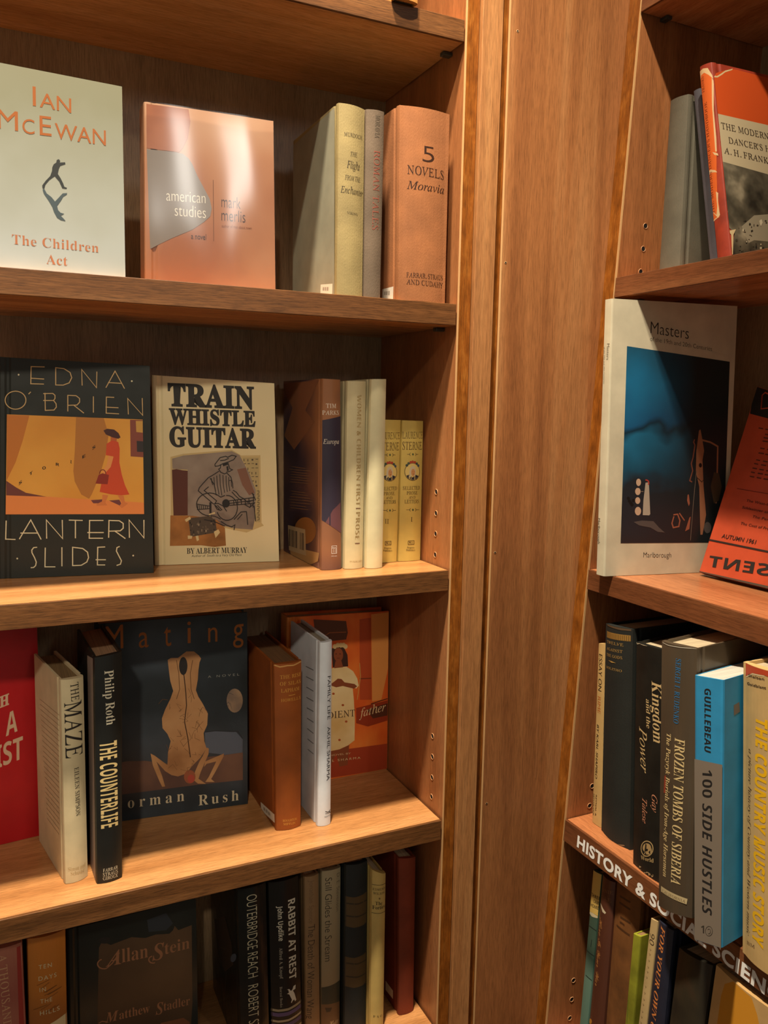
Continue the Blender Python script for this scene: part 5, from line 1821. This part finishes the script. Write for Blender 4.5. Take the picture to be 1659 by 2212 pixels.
b = Book('hardcover_book', 'wide tan jacketed spine with bold yellow capitals, torn orange at top', [(1606.7, 1429), (1712, 1459), (1708, 2118), (1605, 2052)], ZR4, plane=('X', 0.1545), depth=0.16,
         m=mat((206, 170, 112), 0.5, 'paper'), bulge=0.006, group=H3, dv=(1, 0, 0))
P, s = b.P, b.front
P.crop = 'z5'
P.poly('torn_jacket', s, [(85, 92), (130, 105), (420, 190), (420, 260), (260, 180), (170, 165), (110, 188), (90, 170)], (190, 72, 40))
P.poly('torn_jacket', s, [(110, 190), (170, 166), (260, 182), (258, 190), (170, 176), (116, 198)], (222, 196, 150))
P.text('author_name', s, 'Shelton', (134, 190), (258, 215), 18, 'fat', (66, 44, 30))
P.text('author_name', s, 'Goldblatt', (122, 245), (270, 275), 18, 'fat', (66, 44, 30))
P.text('subtitle', s, 'a picture history of Country and Western music', (138, 680), (120, 1945), 30, 'ital', (92, 64, 40), rot=90)
P.text('title', s, 'THE COUNTRY MUSIC STORY', (200, 455), (172, 1990), 90, 'black', (240, 182, 20), rot=90)
P.text('publisher_mark', s, 'BM', (120, 2010), (190, 2040), 22, 'serif', (120, 92, 60))
b.done()

# ------------------------------------------------------------------ lowest shelf in view
H4 = 'books on the bottom visible shelf of the right bookcase'


def tilt_quad(TL, TR, BL, BR, k):
    """extend the visible spine edges down below the picture to the shelf"""
    e = lambda a, b_: (b_[0] + (b_[0] - a[0]) * k, b_[1] + (b_[1] - a[1]) * k)
    return [TL, TR, e(TR, BR), e(TL, BL)]


m = grad_z('jacket_green_photo', [(0.0, (78, 108, 96)), (0.62, (98, 128, 112)), (0.78, (40, 62, 52)), (0.9, (60, 84, 70)), (1.0, (60, 84, 70))], 0.0, 0.19)
b = Book('hardcover_book', 'slim spine, yellow at top and green painted below, nearest side panel', tilt_quad((1282, 1879), (1300.5, 1889), (1251.9, 2212), (1270, 2212), 0.22), ZR5, plane=('L', 0.020), depth=0.12,
         m=m, bulge=0.001, group=H4, joint=False)
P, s = b.P, b.front
P.crop = 'r8'
P.poly('title_panel', s, [(262, 96), (356, 150), (330, 585), (315, 600), (260, 560), (222, 545)], (206, 172, 92))
for st, x0, y0, x1, y1 in (('THREE', 240, 375, 332, 428), ('CAME', 268, 448, 330, 482), ('HOME', 234, 488, 318, 532)):
    P.text('title', s, st, (x0, y0), (x1, y1), 36, 'bold', (40, 34, 26))
P.poly('spine_picture', s, [(225, 548), (262, 562), (318, 606), (310, 622), (250, 600), (222, 568)], (200, 186, 150))
for q in ([(204, 690), (250, 720), (300, 760)], [(185, 960), (270, 1030)], [(185, 1235), (250, 1300)], [(250, 850), (240, 930)]):
    P.line('spine_picture', s, q, 8, (30, 42, 38))
b.done()

b = Book('hardcover_book', 'brown glossy rounded spine with tan capitals and flowing script', tilt_quad((1302.6, 1887.8), (1331, 1907), (1272.8, 2212), (1306, 2212), 0.24), ZR5, plane=('L', 0.018), depth=0.13,
         m=blotch('jacket_brown', [(0.35, (78, 44, 32)), (0.6, (98, 58, 42))], 8, 0.3, stretch=(1, 1, 0.3)), bulge=0.0035, group=H4)
P, s = b.P, b.front
P.crop = 'r8'
P.text('author_name', s, 'ERNIE', (352, 318), (484, 362), 36, 'serif', (130, 92, 58))
P.text('author_name', s, 'PYLE', (348, 382), (468, 446), 36, 'serif', (130, 92, 58))
P.text('title', s, 'Here Is Your War', (348, 600), (300, 1340), 50, 'script', (176, 118, 64), rot=90)
P.poly('publisher_mark', s, [(345, 450), (365, 470), (424, 555), (412, 568), (384, 545)], (206, 190, 160))
P.ell('publisher_mark', s, 240, 1735, 26, 30, (190, 130, 50), n=12)
b.done()

b = Book('hardcover_book', 'wide plain brown cloth spine with faint dark title lines under the lettered shelf', tilt_quad((1334, 1900), (1388, 1938), (1309.5, 2212), (1366, 2212), 0.3), ZR5, plane=('L', 0.0185), depth=0.12,
         m=mat((118, 74, 34), 0.7, 'worn'), bulge=0.004, group=H4)
P, s = b.P, b.front
P.crop = 'r8'
for x0, y0, x1, y1 in ((570, 375, 690, 440), (560, 440, 690, 520), (580, 600, 690, 670), (575, 655, 630, 690), (530, 690, 680, 800)):
    P.line('title', s, [(x0, y0), ((x0 + x1) / 2, (y0 + y1) / 2 - 4), (x1, y1)], 22, (76, 48, 26))
b.done()

b = Book('hardcover_book', 'short lime green spine with tan page tops standing before brown book', tilt_quad((1368, 2016), (1384, 2024), (1350, 2212), (1368, 2212), 0.9), ZR5, plane=('L', 0.003), depth=0.13,
         m=mat((142, 142, 40), 0.55, 'worn'), bulge=0.0006, group=H4, joint=False, pages=(160, 120, 80), over=0.0006)
P, s = b.P, b.front
P.crop = 'r8'
P.line('title', s, [(640, 1510), (628, 1750)], 9, (96, 98, 34))
b.done()

b = Book('hardcover_book', 'slim cream spine with large curled numeral and tiny grey letters', tilt_quad((1406, 1983), (1422, 1991), (1379, 2212), (1397.5, 2212), 0.5), ZR5, plane=('L', 0.003), depth=0.13,
         m=mat((190, 162, 112), 0.6, 'paper'), bulge=0.0008, group=H4, joint=False)
P, s = b.P, b.front
P.crop = 'r8'
P.text('title', s, '90', (882, 765), (872, 890), 62, 'thin', (70, 56, 40), rot=90)
for i, y in enumerate((950, 1000, 1070, 1140, 1190, 1250, 1350, 1420, 1490, 1545, 1620, 1680, 1740)):
    x = 880 - (y - 950) * 0.13
    P.line('title', s, [(x, y), (x + 14, y + 14), (x + 4, y + 22)], 4, (150, 126, 88))
b.done()

b = Book('hardcover_book', 'navy spine with slanted orange capitals below the white shelf lettering', tilt_quad((1424, 1985), (1457, 2011), (1398.2, 2212), (1437, 2212), 0.5), ZR5, plane=('L', 0.003), depth=0.13,
         m=mat((36, 38, 52), 0.4, 'gloss'), bulge=0.003, group=H4)
P, s = b.P, b.front
P.crop = 'r8'
P.text('title', s, 'FOR YOUR OWN GOOD', (1018, 690), (912, 1690), 62, 'italb', (214, 130, 66), rot=90, fit='FOR YOUR OWN')
b.done()

m = blotch('jacket_murk', [(0.34, (30, 30, 26)), (0.5, (52, 46, 34)), (0.64, (74, 52, 36)), (0.78, (92, 62, 44))], 14, 0.4, seed=9.2)
b = Book('hardcover_book', 'dark mottled brown book between navy spine and tan one', tilt_quad((1467.5, 2046), (1542, 2086), (1446.5, 2212), (1524, 2212), 0.5), ZR5, plane=('L', 0.003), depth=0.12, m=m, bulge=0.004, group=H4)
b.done()

b = Book('hardcover_book', 'tan book with mustard patches at the lower right corner', tilt_quad((1547, 2083), (1700, 2202), (1529, 2212), (1680, 2290), 0.6), ZR5, plane=('L', 0.003), depth=0.13,
         m=mat((200, 160, 104), 0.5, 'paper'), bulge=0.004, group=H4)
P, s = b.P, b.front
P.crop = 'r6'
P.poly('jacket_picture', s, [(1350, 1330), (1420, 1310), (1560, 1430), (1600, 1560), (1620, 1680), (1290, 1640), (1320, 1420)], (204, 138, 40))
b.done()
